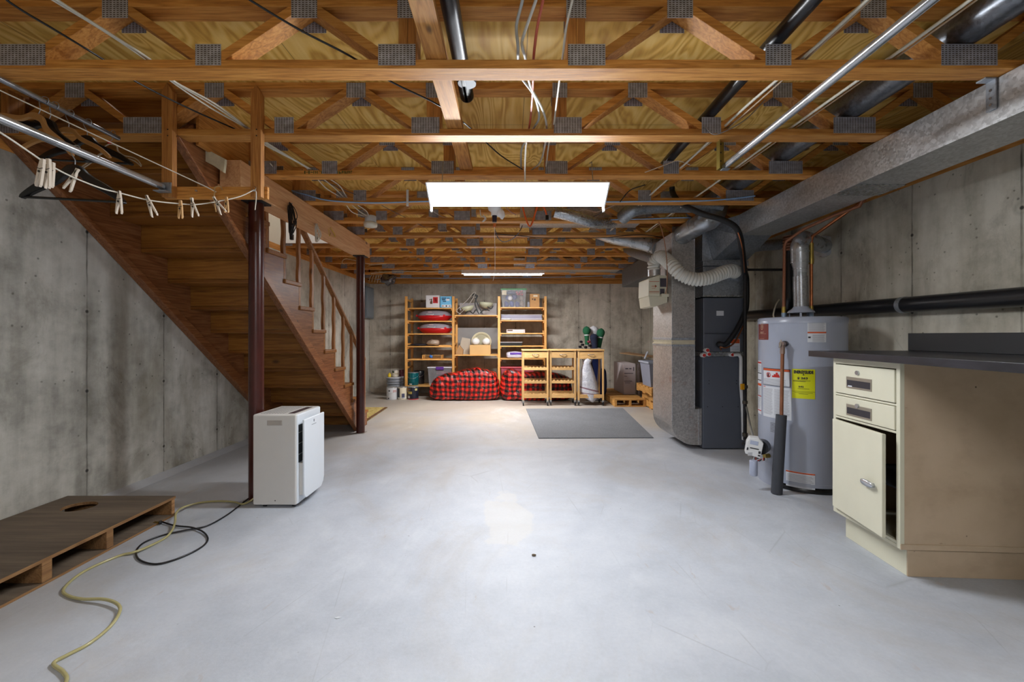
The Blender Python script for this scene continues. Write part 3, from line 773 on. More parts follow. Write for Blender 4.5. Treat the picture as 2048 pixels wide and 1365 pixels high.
# ribbed white hose
hp = smooth_path([(1.555, 4.62, 1.895), (1.555, 4.61, 1.975), (1.60, 4.52, 2.02), at(1345, 532, 4.30), at(1362, 549, 4.24), at(1390, 559, 4.22), at(1418, 556, 4.22), at(1445, 546, 4.24), at(1462, 542, 4.27), at(1472, 545, 4.38)], 12)
dense = []
for i in range(len(hp) - 1):
    L = (hp[i + 1] - hp[i]).length; n_ = max(1, int(L / .0045))
    for k in range(n_): dense.append(hp[i].lerp(hp[i + 1], k / n_))
acc = 0; rs = []
for i, p in enumerate(dense):
    if i: acc += (dense[i] - dense[i - 1]).length
    rs.append(.064 + .0075 * math.sin(acc / .0300 * 2 * math.pi))
MB().tube(dense, rs, 20).build('flexible_hose', plain('#d6d6cf', .5, 0, .06), origin=(1.9, 4.25, 1.6), label='ribbed white flexible hose looping from the humidifier across to the plenum', cat='hose')
MB().cyl(at(1470, 544, 4.36), at(1479, 551, 4.42) , .07, 22).build('hose_collar', M_GALVD, pl_)

# round branch ducts
def pipe(name, pts, r, mat, label, cat='duct', seg=18, rings=(), **kw):
    o = MB().tube(smooth_path(pts, 6) if len(pts) > 2 else pts, r, seg).build(name, mat, label=label, cat=cat, **kw)
    for (a, b, rr) in rings: MB().cyl(a, b, rr, seg).build('crimp_ring', mat, o)
    return o
M_GALVP = galv('galvanized_pipe', '#b4b9bf', 0.28, 0, 20)
pipe('branch_duct', [at(1364, 472, 4.42), at(1385, 458, 4.25), at(1405, 446, 4.12), at(1420, 440, 4.1), at(1432, 425, 4.2), at(1436, 405, 4.3)], .095, M_GALVP, 'shiny round branch duct elbowing out of the top of the galvanized drop', rings=((at(1389, 455, 4.22), at(1392, 453, 4.2), .099),))
pipe('branch_duct', [at(1315, 496, 4.95), at(1305, 492, 5.0), at(1265, 482, 5.1), at(1225, 474, 5.2), at(1185, 460, 5.35)], .085, M_GALVP, 'long round branch duct running left from the galvanized drop, under the sixth truss', rings=((at(1309, 493, 4.99), at(1307, 492.5, 4.995), .092), (at(1300, 491, 5.0), at(1298, 490.5, 5.0), .089)))
pipe('branch_duct', [at(1320, 520, 5.0), at(1300, 512, 5.3), at(1275, 505, 5.8), at(1258, 498, 6.2)], .085, galv('galvanized_pipe_dull', '#8c9096', .45), 'short dull round branch duct hidden low behind the galvanized drop')
pipe('ceiling_duct', [(1.968, -2.3, 2.512), (1.968, 2.2, 2.512), (1.968, 4.6, 2.512)], .076, galv('galvanized_pipe_dark', '#7e8288', .32), 'round galvanized pipe threaded through the floor trusses above the trunk duct')
pipe('ceiling_duct', [at(1440, 412, 4.1) , at(1350, 412, 4.02), at(1290, 415, 4.0), at(1262, 422, 4.0), at(1245, 436, 4.1)], .065, galv('galvanized_pipe_mid', '#9aa0a6', .35), 'horizontal round duct with an elbow tucked behind the fourth truss')
pipe('flexible_duct', [at(1225, 446, 4.40), at(1190, 446, 4.1), at(1150, 434, 4.0), at(1110, 424, 4.0)], .055, M_FOILW, 'foil flexible duct lying behind the glaring shop light')
pipe('vent_pipe', [(1.152, -2.3, 2.468), (1.152, 2.0, 2.468), (1.152, 3.1, 2.468), (1.16, 3.3, 2.46)], .033, plain('#141519', .3), 'black plastic wrapped pipe threaded through the near trusses, right of centre', 'pipe')
pipe('vent_pipe', [(-.235, -2.3, 2.46), (-.235, 1.9, 2.46), (-.235, 2.12, 2.46)], .037, M_ABS, 'black plastic drain pipe beside the long flat board overhead', 'pipe')
MB().lathe([(.045, 0), (.047, .02), (.038, .045), (.038, .09)], at(934, 166, 2.10) + Vector((0, 0, -.005)), 20).build('pipe_cap', plain('#6a6e74', .5), label='small grey cap hanging at the end of the black drain pipe', cat='pipe cap')
bd = thing('ceiling_duct', (2.2, 6.2, 2.02), 'dim rectangular duct box under the ceiling in the far right corner', 'duct')
MB().box(1.93, 2.60, 5.25, 7.39, 2.025, 2.326).build('duct_body', galv('galvanized_steel_far', '#7d8288', .55), bd, .003)
# long panned duct strips beyond
MB().box(.05, 1.95, 7.50, 7.95, 2.36, 2.55).build('ceiling_panel', M_GALV, label='flat galvanized panning sheet between the far trusses', cat='duct panel')
MB().box(.1, 1.4, 4.42, 4.80, 2.40, 2.56).build('ceiling_panel', M_GALV, label='flat galvanized panning sheet behind the hanging bulb socket', cat='duct panel')

# ---- water heater
HX, HYc, HR = 2.34, 3.43, .30
wh = thing('water_heater', (HX, HYc, 0), 'tall grey gas water heater with a yellow sticker, behind the black counter', 'water heater')
M_HEAT = plain('#a0a7b8', .3, .0, .05, 2)
MB().lathe([(.285, .0), (.285, .045), (.27, .05)], (HX, HYc, 0), 48).build('base_ring', M_BLACK, wh)
MB().lathe([(HR, .05), (HR, 1.275)], (HX, HYc, 0), 72).build('tank_jacket', M_HEAT, wh)
MB().lathe([(HR + .003, 1.275), (HR + .003, 1.315), (HR - .01, 1.325), (0, 1.335)], (HX, HYc, 0), 72).build('top_cap', M_HEAT, wh)
MB().lathe([(HR + .002, .05), (HR + .002, .075)], (HX, HYc, 0), 72).build('bottom_band', M_HEAT, wh)
def hit(px, r=HR):
    a = (px - CX) / FPX; A = a * a + 1; B = -2 * (a * HX + HYc); C = HX ** 2 + HYc ** 2 - r * r
    disc = B * B - 4 * A * C
    D = (-B - math.sqrt(max(disc, 0))) / (2 * A); X = a * D
    a_ = math.atan2(D - HYc, X - HX)
    return (a_ - 2 * math.pi if a_ > 0 else a_), D
def patch(mb, a0, a1, z0, z1, off, n=14):
    r = HR + off; vs = []
    for i in range(n + 1):
        a = a0 + (a1 - a0) * i / n
        for rr in (r - .0009, r):
            for z in (z0, z1): vs.append((HX + rr * math.cos(a), HYc + rr * math.sin(a), z))
    fs = []
    for i in range(n):
        o = i * 4; q = o + 4
        fs += [(o + 2, q + 2, q + 3, o + 3), (o, o + 1, q + 1, q), (o, q, q + 2, o + 2), (o + 1, o + 3, q + 3, q + 1)]
    fs += [(0, 2, 3, 1), (n * 4, n * 4 + 1, n * 4 + 3, n * 4 + 2)]
    mb.add(vs, fs, False)
def pz(px, py): return HC - (py - HY) * hit(px)[1] / FPX
def stick(px0, px1, py0, py1, pad=0):
    a0 = hit(px0)[0]; a1 = hit(px1)[0]; pm = (px0 + px1) / 2
    return a0, a1, pz(pm, py1), pz(pm, py0)
def sticker(name, box, mat, parts=(), parent=wh):
    a0, a1, z0, z1 = box; m = MB(); patch(m, a0, a1, z0, z1, .0016); o = m.build(name, mat, parent)
    for j, (nm, mt, rects) in enumerate(parts):
        m = MB()
        for (u0, u1, w0, w1) in rects: patch(m, a0 + (a1 - a0) * u0, a0 + (a1 - a0) * u1, z0 + (z1 - z0) * w0, z0 + (z1 - z0) * w1, .0028, max(2, int(14 * (u1 - u0))))
        m.build(nm, mt, o)
    return o
def cyl_text(body, size, a_mid, z, mat, parent, bold=.0, sx=1.0, off=.0032):
    vs, fs = text_geo(body, size, 'CENTER', bold); m = MB(); r = HR + off
    m.add([(HX + r * math.cos(a_mid + v.x * sx / r), HYc + r * math.sin(a_mid + v.x * sx / r), z + v.y) for v in vs], fs)
    return m.build('lettering', mat, parent)
def lines(n, u0, u1, w0, w1, th=.35):
    out = []; st_ = (w1 - w0) / n; rnd = random.Random(n)
    for i in range(n): out.append((u0, u1 - rnd.random() * .12 * (u1 - u0), w0 + st_ * i, w0 + st_ * (i + th)))
    return out
M_YEL = plain('#d8dc08', .5, 0, .03); M_MAR = plain('#6f1d14', .5, 0, .05)
bx = stick(1584, 1630, 739, 798)
ey = sticker('energy_sticker', bx, M_YEL, (('sticker_print', M_INK, [(.05, .8, .60, .612), (.05, .6, .575, .585), (.25, .75, .33, .34), (.0, 1, .235, .243), (.12, .9, .19, .198), (.3, .7, .15, .158)]),))
am = (bx[0] + bx[1]) / 2; zz = lambda f: bx[2] + (bx[3] - bx[2]) * f; wa = abs(bx[1] - bx[0]) * HR
cyl_text('ENERGYGUIDE', .030, am, zz(.895), M_INK, ey, .0018, wa * .93 / (.030 * 7.35))
m = MB(); 
patch(m, bx[0] + (bx[1] - bx[0]) * .485, bx[0] + (bx[1] - bx[0]) * .515, zz(.80), zz(.86), .003, 2); patch(m, bx[0] + (bx[1] - bx[0]) * .46, bx[0] + (bx[1] - bx[0]) * .54, zz(.79), zz(.805), .003, 2)
m.build('arrow_mark', M_INK, ey)
cyl_text('$ 263', .022, am - .02, zz(.69), M_INK, ey, .0008, 1.3)
cyl_text('242', .016, am - .05, zz(.40), M_INK, ey, .0006, 1.4)
bx = stick(1517.5, 1537, 645, 680)
ms = sticker('maroon_badge', bx, M_MAR, (('badge_print', plain('#c9a58c', .6), [(.12, .85, .335, .345), (.2, .7, .06, .07)]),))
am2 = (bx[0] + bx[1]) / 2; cyl_text('SELECT', .017, am2, bx[2] + (bx[3] - bx[2]) * .41, plain('#c9a58c', .6), ms, .0005, .95)
m = MB(); cz = bx[2] + (bx[3] - bx[2]) * .76
for i in range(20):
    t0 = 2 * math.pi * i / 20; t1 = 2 * math.pi * (i + 1) / 20
    def ep(t, k): return (am2 + .016 * k / HR * math.cos(t) * 1.2, cz + .027 * k * math.sin(t))
    q = [ep(t0, 1), ep(t1, 1), ep(t1, .8), ep(t0, .8)]; r = HR + .0032
    m.add([(HX + r * math.cos(a), HYc + r * math.sin(a), z) for a, z in q], [(0, 1, 2, 3)])
patch(m, am2 - .012, am2 + .012, cz - .012, cz + .012, .0032, 2); m.build('badge_emblem', plain('#c9a58c', .6), ms)
sticker('caution_label', stick(1615, 1652, 644, 685), M_PAPER, (('orange_stripe', M_ORG, [(0, 1, .44, .51)]), ('fine_print', M_INKL, lines(9, .05, .95, .55, .97) + lines(7, .25, .92, .04, .40)), ('print_mark', M_INK, [(.03, .16, .2, .28)])))
lb = sticker('danger_label', stick(1527, 1581, 738, 773), M_INK, ())
a0, a1, z0, z1 = stick(1527, 1581, 738, 773)
def sub(nm, mt, rects, off=.0028, par=lb, A=(a0, a1, z0, z1)):
    m = MB()
    for (u0, u1, w0, w1) in rects: patch(m, A[0] + (A[1] - A[0]) * u0, A[0] + (A[1] - A[0]) * u1, A[2] + (A[3] - A[2]) * w0, A[2] + (A[3] - A[2]) * w1, off, max(2, int(12 * (u1 - u0))))
    return m.build(nm, mt, par)
sub('label_ground', M_PAPER, [(.02, .98, .03, .85)]); sub('orange_stripe', M_ORG, [(.02, .98, .86, .97)])
sub('flame_mark', M_RED, [(.42, .68, .50, .60), (.48, .66, .6, .68), (.55, .62, .68, .78)], .004)
sub('fine_print', M_INKL, lines(5, .05, .95, .06, .42), .004)
m = MB(); am3 = a0 + (a1 - a0) * .27; cz = z0 + (z1 - z0) * .61; r = HR + .0042
for i in range(20):
    t0 = 2 * math.pi * i / 20; t1 = 2 * math.pi * (i + 1) / 20; q = []
    for (t, k) in ((t0, 1), (t1, 1), (t1, .78), (t0, .78)): q.append((am3 + .021 * k * math.cos(t) / HR, cz + .021 * k * math.sin(t)))
    m.add([(HX + r * math.cos(a), HYc + r * math.sin(a), z) for a, z in q], [(0, 1, 2, 3)])
q = [(-.016, .012), (-.012, .016), (.016, -.012), (.012, -.016)]; m.add([(HX + r * math.cos(am3 + a / HR), HYc + r * math.sin(am3 + a / HR), cz + z) for a, z in q], [(0, 1, 2, 3)])
m.build('prohibition_sign', M_RED, lb)
sub('jug_mark', M_INK, [(.22, .30, .5, .70)], .0038)
sticker('instruction_sheet', stick(1527, 1583, 775, 838), M_PAPER, (('fine_print', M_INKL, lines(22, .03, .42, .1, .95, .3) + lines(22, .48, .95, .1, .95, .3)), ('red_heading', M_RED, [(.02, .12, .965, .985)])))
sticker('instruction_strip', stick(1516.6, 1523, 722, 828), M_PAPER, (('red_print', M_RED, [(0, 1, .95, .98), (0, 1, .33, .345), (0, 1, .06, .075)]), ('orange_bar', M_ORG, [(0, 1, .53, .575)]), ('black_print', M_INK, [(0, 1, .76, .775), (0, 1, .63, .645)]), ('fine_print', M_INKL, lines(14, .1, .9, .35, .52) + lines(12, .1, .9, .1, .32) + lines(6, .1, .9, .80, .94))))
sticker('small_plate', stick(1540, 1554, 842, 867), plain('#a6adba', .5), (('fine_print', M_INK, lines(7, .1, .9, .1, .9, .25)),))
sticker('bottom_label', stick(1572, 1630, 945, 977), M_PAPER, (('orange_stripe', M_ORG, [(0, 1, .90, .98)]), ('fine_print', M_INKL, lines(9, .05, .95, .05, .84, .35))))
# relief valve, discharge pipe, insulation
a_, D_ = hit(1571); vp = Vector((HX + HR * math.cos(a_), HYc + HR * math.sin(a_), pz(1571, 688)))
n_ = Vector((math.cos(a_), math.sin(a_), 0))
rv = thing('relief_pipe', fl(1563, 993), 'copper relief pipe dropping into a dark foam sleeve in front of the water heater', 'pipe')
e = vp + n_ * .055
MB().cyl(vp - n_ * .002, vp + n_ * .03, .022, 18).build('valve_socket', M_BLACK, rv)
MB().cyl(vp + n_ * .01, vp + n_ * .075, .018, 16).build('valve_body', plain('#a08a80', .35, .8), rv)
MB().bar(e + Vector((-.01, -.0, .03)), e + Vector((-.035, -.02, -.03)), .012, .006).build('test_lever', M_CHROME, rv)
MB().cyl(e + Vector((0, 0, -.01)), e + Vector((0, 0, -.075)), .017, 16).build('valve_outlet', plain('#a08a80', .4, .7), rv)
bt = fl(1560, 992); top = e + Vector((0, 0, -.07)); mid = top.lerp(Vector((bt.x, bt.y, .0)), .44)
MB().cyl(top, mid + Vector((0, 0, -.03)), .0125, 16).build('copper_pipe', M_OLDCOPPER, rv)
MB().cyl(mid, Vector((bt.x, bt.y + .04, .002)), .036, 24, .038).build('foam_sleeve', plain('#3b3e45', .85, 0, .1), rv)
# gas control
gx = at(1508, 893, 3.30)
gv = thing('gas_valve', (gx.x, gx.y, gx.z - .08), 'white gas control valve box low on the left of the water heater', 'gas valve')
M1 = Matrix.Translation(gx) @ Matrix.Rotation(math.radians(-25), 4, 'Z') @ Matrix.Rotation(math.radians(8), 4, 'Y')
m = MB(); m.prism([(-.055, -.062), (.05, -.075), (.055, .045), (.02, .075), (-.04, .068), (-.055, .03)], -.045, .05, 'Y', M1); m.build('valve_case', M_WHITE, gv, .005)
m = MB(); m.box(-.035, .02, -.0465, -.0445, .02, .05, M1); m.build('dial_label', plain('#aab3cc', .5), gv)
m = MB(); m.box(-.03, .03, -.0465, -.0445, -.012, -.004, M1); m.box(-.05, -.04, -.0465, -.0445, -.03, -.01, M1); m.box(.03, .045, -.0465, -.0445, -.04, -.02, M1); m.box(.03, .045, -.0465, -.0445, -.06, -.048, M1); m.build('print_mark', M_INK, gv)
MB().cyl(gx + Vector((.05, .0, -.01)), gx + Vector((.10, .05, -.01)), .055, 20).build('valve_base', M_BLACK, gv)
for i in range(4):
    s_ = gx + Vector((-.01 + i * .014, -.02, -.07)); e_ = at(1524 + i * 2.4, 922, 3.25)
    MB().tube(smooth_path([s_, s_ + Vector((-.004 + .006 * i, 0, -.04)), e_ + Vector((0, 0, .02)), e_]), .003, 6).build('control_wire', [M_WHITE, M_RED, M_BLACK, M_WHITE][i], gv)
p = at(1500, 908, 3.22); MB().box(p.x - .018, p.x + .018, p.y - .001, p.y, p.z - .015, p.z + .01).build('paper_tag', M_PAPER, gv)
# access door, canister, drain cock
sticker('burner_door', stick(1512, 1544, 924, 967), M_HEAT)
cp = at(1507, 937, 3.24); MB().lathe([(.026, 0), (.028, .01), (.028, .11), (.024, .115)], (cp.x, cp.y, cp.z - .055), 20).build('sensor_can', plain('#a3abc2', .35), wh)
a_, D_ = hit(1538); dp = Vector((HX + HR * math.cos(a_), HYc + HR * math.sin(a_), pz(1538, 912))); nn = Vector((math.cos(a_), math.sin(a_), 0))
MB().cyl(dp, dp + nn * .045, .017, 16).build('drain_cock', M_BRASS, wh)
# top fittings
MB().lathe([(.095, 1.365), (.09, 1.378), (.06, 1.40), (.052, 1.415)], (HX, HYc, 0), 28).build('draft_hood', M_HEAT, wh)
for a in (0.4, 2.2, 4.1, 5.6): MB().bar((HX + .08 * math.cos(a), HYc + .08 * math.sin(a), 1.328), (HX + .082 * math.cos(a), HYc + .082 * math.sin(a), 1.37), .014, .003, (math.cos(a), math.sin(a), 0)).build('hood_leg', M_HEAT, wh)
fl_ = thing('flue_pipe', (HX, HYc, 1.415), 'silvery flue pipe rising from the water heater and bending to the right wall', 'flue pipe')
MB().tube([(HX, HYc, 1.405), (HX - .005, HYc, 1.66)], .052, 24).build('lower_flue', galv('rough_galvanized', '#a4a6aa', .3, .25, 120), fl_)
MB().tube([(HX - .005, HYc, 1.655), (HX - .006, HYc, 1.72), (HX - .01, HYc, 1.78), (HX - .01, HYc, 1.86)], [.046, .048, .062, .064], 24).build('flue_reducer', M_GALVP, fl_)
ep = smooth_path([(HX - .01, HYc, 1.85), (HX - .01, HYc, 1.905), (HX + .05, HYc + .05, 1.965), (HX + .14, HYc + .13, 1.985), (HX + .50, HYc + .42, 1.99)], 6)
MB().tube(ep, .064, 24).build('flue_elbow', M_GALVP, fl_)
for z in (1.77, 1.855, 1.715): MB().lathe([(.066 if z > 1.75 else .05, z), (.066 if z > 1.75 else .05, z + .006)], (HX - .008, HYc, 0), 24).build('crimp_ring', M_GALVP, fl_)
MB().cyl((XR - .035, 3.845, 1.99), (XR, 3.87, 1.99), .095, 28).build('wall_collar', M_GALVP, fl_)
def riser(x, y, mat, label, horiz):
    t = thing('water_pipe', (x, y, 1.33), label, 'water pipe')
    MB().cyl((x, y, 1.335), (x, y, 1.37), .018, 14).build('union_nut', plain('#9bb0c8', .4, .5), t)
    MB().cyl((x, y, 1.36), (x, y, 1.42), .017, 6).build('brass_fitting', M_BRASS, t)
    MB().tube(horiz, .0125, 14).build('copper_tube', mat, t)
    return t
riser(2.43, 3.44, M_COPPER, 'bright copper pipe standing right of the silvery flue', [(2.43, 3.44, 1.41), (2.43, 3.44, 1.95), (2.432, 3.425, 1.985), (2.44, 3.38, 2.00), (2.50, 3.15, 2.105), (2.53, 3.04, 2.15), (2.535, 2.95, 2.33)])
MB().lathe([(.018, 1.76), (.02, 1.80), (.018, 1.83), (.018, 1.93)], (2.43, 3.44, 0), 14).build('brass_fitting', M_BRASS, bpy.data.objects['water_pipe'])
riser(2.26, 3.52, M_OLDCOPPER, 'duller copper pipe standing left of the silvery flue', [(2.26, 3.52, 1.41), (2.265, 3.52, 1.92), (2.27, 3.50, 1.96), (2.33, 3.38, 2.03), (2.44, 3.20, 2.09), (2.50, 3.05, 2.11), (2.505, 2.90, 2.32)])
# gas line
gl = thing('gas_pipe', (2.36, 4.3, 0.1), 'black iron gas pipe rising beside the furnace', 'gas pipe')
MB().cyl(at(1490, 880, 4.28), at(1490, 540, 4.28), .017, 14).build('vertical_pipe', M_IRON, gl)
MB().cyl(at(1490, 540, 4.28), (2.80, 4.28, at(1490, 540, 4.28).z), .013, 12).build('cross_pipe', M_IRON, gl)
for (y, h, r_) in ((540, .03, .025), (774, .03, .026), (805, .03, .024), (870, .035, .025), (888, .02, .026)):
    p = at(1490, y, 4.28); MB().cyl(p - Vector((0, 0, h / 2)), p + Vector((0, 0, h / 2)), r_, 14).build('pipe_union', plain('#5e564c', .5, .6), gl)
p = at(1485, 774, 4.25); MB().box(p.x - .02, p.x + .016, p.y - .014, p.y + .01, p.z - .03, p.z + .03).build('valve_handle', plain('#d99a10', .4), gl, .005)
MB().tube(smooth_path([at(1490, 888, 4.28), at(1494, 895, 4.1), at(1502, 896, 3.6), gx + Vector((-.03, .03, -.02))]), .017, 10).build('lower_pipe', M_BLACK, gl)
MB().tube(smooth_path([at(1493, 815, 4.25), at(1500, 850, 3.9), at(1507, 880, 3.4)]), .009, 8).build('grey_conduit', plain('#8f8d86', .6), gl)
# black drain pipes on the right wall
wp = thing('drain_pipe', (2.79, 2.5, 1.3), 'thick black plastic drain pipe running level along the right wall', 'pipe')
MB().cyl((2.79, -2.4, 1.345), (2.79, 5.6, 1.425), .055, 28).build('long_pipe', M_ABS, wp)
MB().cyl((2.79, 3.0, 1.399), (2.79, 3.035, 1.3995), .0585, 28).build('strap', M_GALVD, wp)
MB().tube(smooth_path([(2.79, 4.30, 1.42), (2.77, 4.25, 1.47), (2.76, 4.22, 1.54), (2.76, 4.22, 1.6)]), .045, 18).build('wye_branch', M_ABS, wp)
MB().cyl((2.76, 4.22, 1.55), (2.76, 4.22, 1.62), .042, 18).build('hub', M_ABS, wp)
MB().cyl((2.76, 4.22, 1.6), (2.76, 4.22, 2.02), .035, 18).build('riser_pipe', M_ABS, wp)
m = MB(); zs = [2.02 + i * .0045 for i in range(34)]; m.lathe([(.05 + (.006 if (i // 3) % 2 else -.002), z) for i, z in enumerate(zs)], (2.76, 4.22, 0), 20); m.build('ribbed_coupling', M_OLDCOPPER, wp)
pipe('vent_pipe', [at(1505, 494, 4.45), at(1560, 489, 4.45)], .055, M_GALVD, 'dark steel vent pipe running right from the furnace toward the ribbed copper coupling', 'duct')
pipe('tubing', [at(1558, 600, 3.9), at(1552, 610, 3.8), at(1547, 628, 3.6), at(1548, 636, 3.5)], .006, M_CABLE, 'thin clear tube curving down behind the water heater', 'tube', 8)

# ---- steel cabinet and black counter
A = math.atan2(.026, .46)     # slight turn of the bench
def bench(name, label, cat):
    o = thing(name, (1.886, 2.06, 0), label, cat); return o
cb = bench('steel_cabinet', 'cream painted steel base cabinet with two drawers and a door ajar, under the black counter', 'cabinet')
RM = Matrix.Translation((1.886, 2.06, 0)) @ Matrix.Rotation(-A, 4, 'Z')
M_TAN = plain('#a58f75', .5, 0, .12, 2.5)
def B(name, x0, x1, y0, y1, z0, z1, mat, parent=cb, bev=.002): return MB().box(x0, x1, y0, y1, z0, z1, RM).build(name, mat, parent, bev)
# shell: the cabinet front (facing -x) is a frame with openings
t_ = .018
def side_mat():
    t = NT('tan_steel_side'); v = t.coords('Object'); x, y, z = t.xyz(v)
    n = t.noise(v, 4, 5, .6); c = t.ramp(n, [(.3, '#b7a187'), (.7, '#c6b097')])
    st_ = t.noise(t.coords('Object', (2.2, 1, 3)), 2.0, 5, .6)
    c = t.mix(t.math('MULTIPLY', t.ramp(st_, [(.5, 0.0), (.72, 1.0)]), .35), c, '#8c765e')
    s2 = t.noise(t.coords('Object', (6, 1, 55)), 1.3, 3, .6); c = t.mix(t.math('MULTIPLY', t.ramp(s2, [(.72, 0.0), (.77, 1.0)]), .75), c, '#5f4024')
    sp = t.voro(v, 7); c = t.mix(t.ramp(sp, [(.025, .8), (.04, 0.0)]), c, '#3c2c1c')
    return t.done(c, .5)
M_SIDE = side_mat()
B('side_panel', .0, .595, .0, .012, .143, 1.05, M_SIDE)
B('side_panel', .0, .595, .448, .46, .143, 1.05, M_SIDE)
B('back_panel', .583, .595, .012, .448, .143, 1.05, M_SIDE)
B('bottom_panel', .0, .583, .012, .448, .143, .16, M_CREAM)
B('inner_shelf', .02, .58, .013, .447, .42, .43, M_FURND)
B('top_rail', .0, .02, .0125, .4475, 1.018, 1.05, M_CREAM); B('mid_rail', .0, .02, .0125, .4475, .835, .845, M_CREAM)
B('mid_rail', .0, .02, .0125, .4475, .70, .712, M_CREAM); B('bottom_rail', .0, .02, .0125, .4475, .161, .176, M_CREAM)
B('corner_stile', -.001, .02, -.001, .022, .143, 1.05, M_CREAM); B('corner_stile', -.001, .02, .44, .461, .143, 1.05, M_CREAM)
B('bottom_flange', .0, .595, -.004, .002, .143, .17, M_SIDE)
def drawer(z0, z1):
    d = B('drawer', -.006, .016, .026, .436, z0, z1, M_CREAM, cb, .003)
    zc = z0 + (z1 - z0) * .42
    B('pull_frame', -.009, -.005, .165, .345, zc - .032, zc + .032, plain('#a39c8e', .4, .6), d, .001)
    B('pull_recess', -.0095, -.0085, .172, .338, zc - .022, zc + .014, plain('#2b2930', .5), d, 0)
    m = MB(); m.cyl(RM @ Vector((-.006, .262, z1 - .036)), RM @ Vector((-.014, .262, z1 - .036)), .012, 18); m.build('lock', M_CHROME, d)
    return d
d1 = drawer(.850, 1.013); d2 = drawer(.716, .832)
MB().box(-.0105, -.0092, .300, .330, .895, .902, RM).build('paper_sliver', M_PAPER, d1)
# door hinged at the far side, slightly open
DM = RM @ Matrix.Translation((-.004, .436, 0)) @ Matrix.Rotation(math.radians(-5.0), 4, 'Z')
m = MB(); m.box(-.018, .0, -.405, .0, .182, .694, DM); dr = m.build('door', M_CREAM, cb, .003)
m = MB(); m.cyl(DM @ Vector((-.018, -.345, .42)), DM @ Vector((-.035, -.345, .42)), .012, 16); m.build('handle_stem', M_CHROME, dr)
m = MB(); m.blob(DM @ Vector((-.038, -.325, .424)), (.009, .045, .017), .8, 0, M=DM.to_3x3().to_4x4()); m.build('door_handle', M_CHROME, dr)
B('toe_kick', .055, .59, .03, .44, .0, .143, M_CREAM, cb, .002)
B('toe_kick_side', .055, .592, .024, .0305, .0, .142, M_SIDE)
ct = thing('countertop', (2.2, 2.0, 1.055), 'black laminate countertop resting on the cream steel cabinet', 'countertop')
def lam():
    t = NT('black_laminate'); v = t.coords('Object', (8, 1.2, 8)); n = t.noise(v, 2, 5, .7); s_ = t.noise(t.coords('Object', (60, 3, 10)), 1, 3)
    return t.done(t.ramp(t.math('ADD', t.math('MULTIPLY', n, .6), t.math('MULTIPLY', s_, .4)), [(.4, '#17171c'), (.62, '#2b2b33')]), .38)
M_LAM = lam()
def top_pt(u, v): return None
m = MB(); m.prism([(1.886 - .004, 2.69), (1.712, 1.10), (2.52, 1.10), (2.535, 2.69)], 1.0505, 1.086, 'Z'); m.build('counter_slab', M_LAM, ct, .002)
m = MB(); m.prism([(2.512, 2.69), (2.498, 1.10), (2.520, 1.10), (2.534, 2.69)], 1.0865, 1.196, 'Z'); m.build('backsplash', plain('#101115', .5, 0, .1), ct, .002)
MB().box(1.80, 2.46, 1.12, 1.14, 0.0, 1.05).build('support_panel', M_CREAM, ct)
# ================================================================== LEFT FOREGROUND
pa = thing('plywood_pallet', (-2.55, 2.0, 0), 'low dark plywood-topped pallet with a round hole, against the left wall', 'pallet')
# top sheet with a round hole
hx, hy, hr = -2.66, 2.62, .078
X0, X1, Y0, Y1 = -2.915, -2.205, 1.15, 2.795
n = 32; inner = [(hx + hr * 1.15 * math.cos(2 * math.pi * i / n), hy + hr * math.sin(2 * math.pi * i / n)) for i in range(n)]
outer = []
for i in range(n):
    c_, s_ = math.cos(2 * math.pi * i / n), math.sin(2 * math.pi * i / n); q = []
    if abs(c_) > 1e-9: q.append(((X1 if c_ > 0 else X0) - hx) / c_)
    if abs(s_) > 1e-9: q.append(((Y1 if s_ > 0 else Y0) - hy) / s_)
    k = min(q); outer.append((hx + c_ * k, hy + s_ * k))
for cx_, cy_ in ((X0, Y0), (X1, Y0), (X0, Y1), (X1, Y1)):
    j = min(range(n), key=lambda i: (outer[i][0] - cx_) ** 2 + (outer[i][1] - cy_) ** 2); outer[j] = (cx_, cy_)
def sheet(z0, z1, hole=True):
    m = MB(); m.mat(W_OLDPLY)
    vs = [Vector((x, y, z)) for z in (z0, z1) for (x, y) in outer] + [Vector((x, y, z)) for z in (z0, z1) for (x, y) in inner]
    f_top = [(n + i, n + (i + 1) % n, 3 * n + (i + 1) % n, 3 * n + i) for i in range(n)] + [(i, 2 * n + i, 2 * n + (i + 1) % n, (i + 1) % n) for i in range(n)]
    m.add(vs, f_top); m.mat(W_OLDEDGE); m.add(vs, [(i, (i + 1) % n, n + (i + 1) % n, n + i) for i in range(n)] + [(2 * n + i, 3 * n + i, 3 * n + (i + 1) % n, 2 * n + (i + 1) % n) for i in range(n)])
    return m
sheet(.110, .127).build('top_sheet', W_OLDPLY, pa)
m = MB(); m.mat(W_OLDPLY); m.box(X0, X1, Y0, Y1, 0.001, .013); m.build('bottom_sheet', W_OLDPLY, pa)
m = MB(); m.box(X1, X1 + .0012, Y0, Y1, .001, .013); m.build('sheet_edge', W_OLDEDGE, pa)
for y0, y1 in ((2.765, 2.79), (2.32, 2.36), (2.00, 2.045), (1.60, 1.645), (1.2, 1.245)):
    MB().box(X0 + .01, X1 - .002, y0, y1, .0135, .1095).build('cross_runner', W_OLDEDGE, pa, .002)

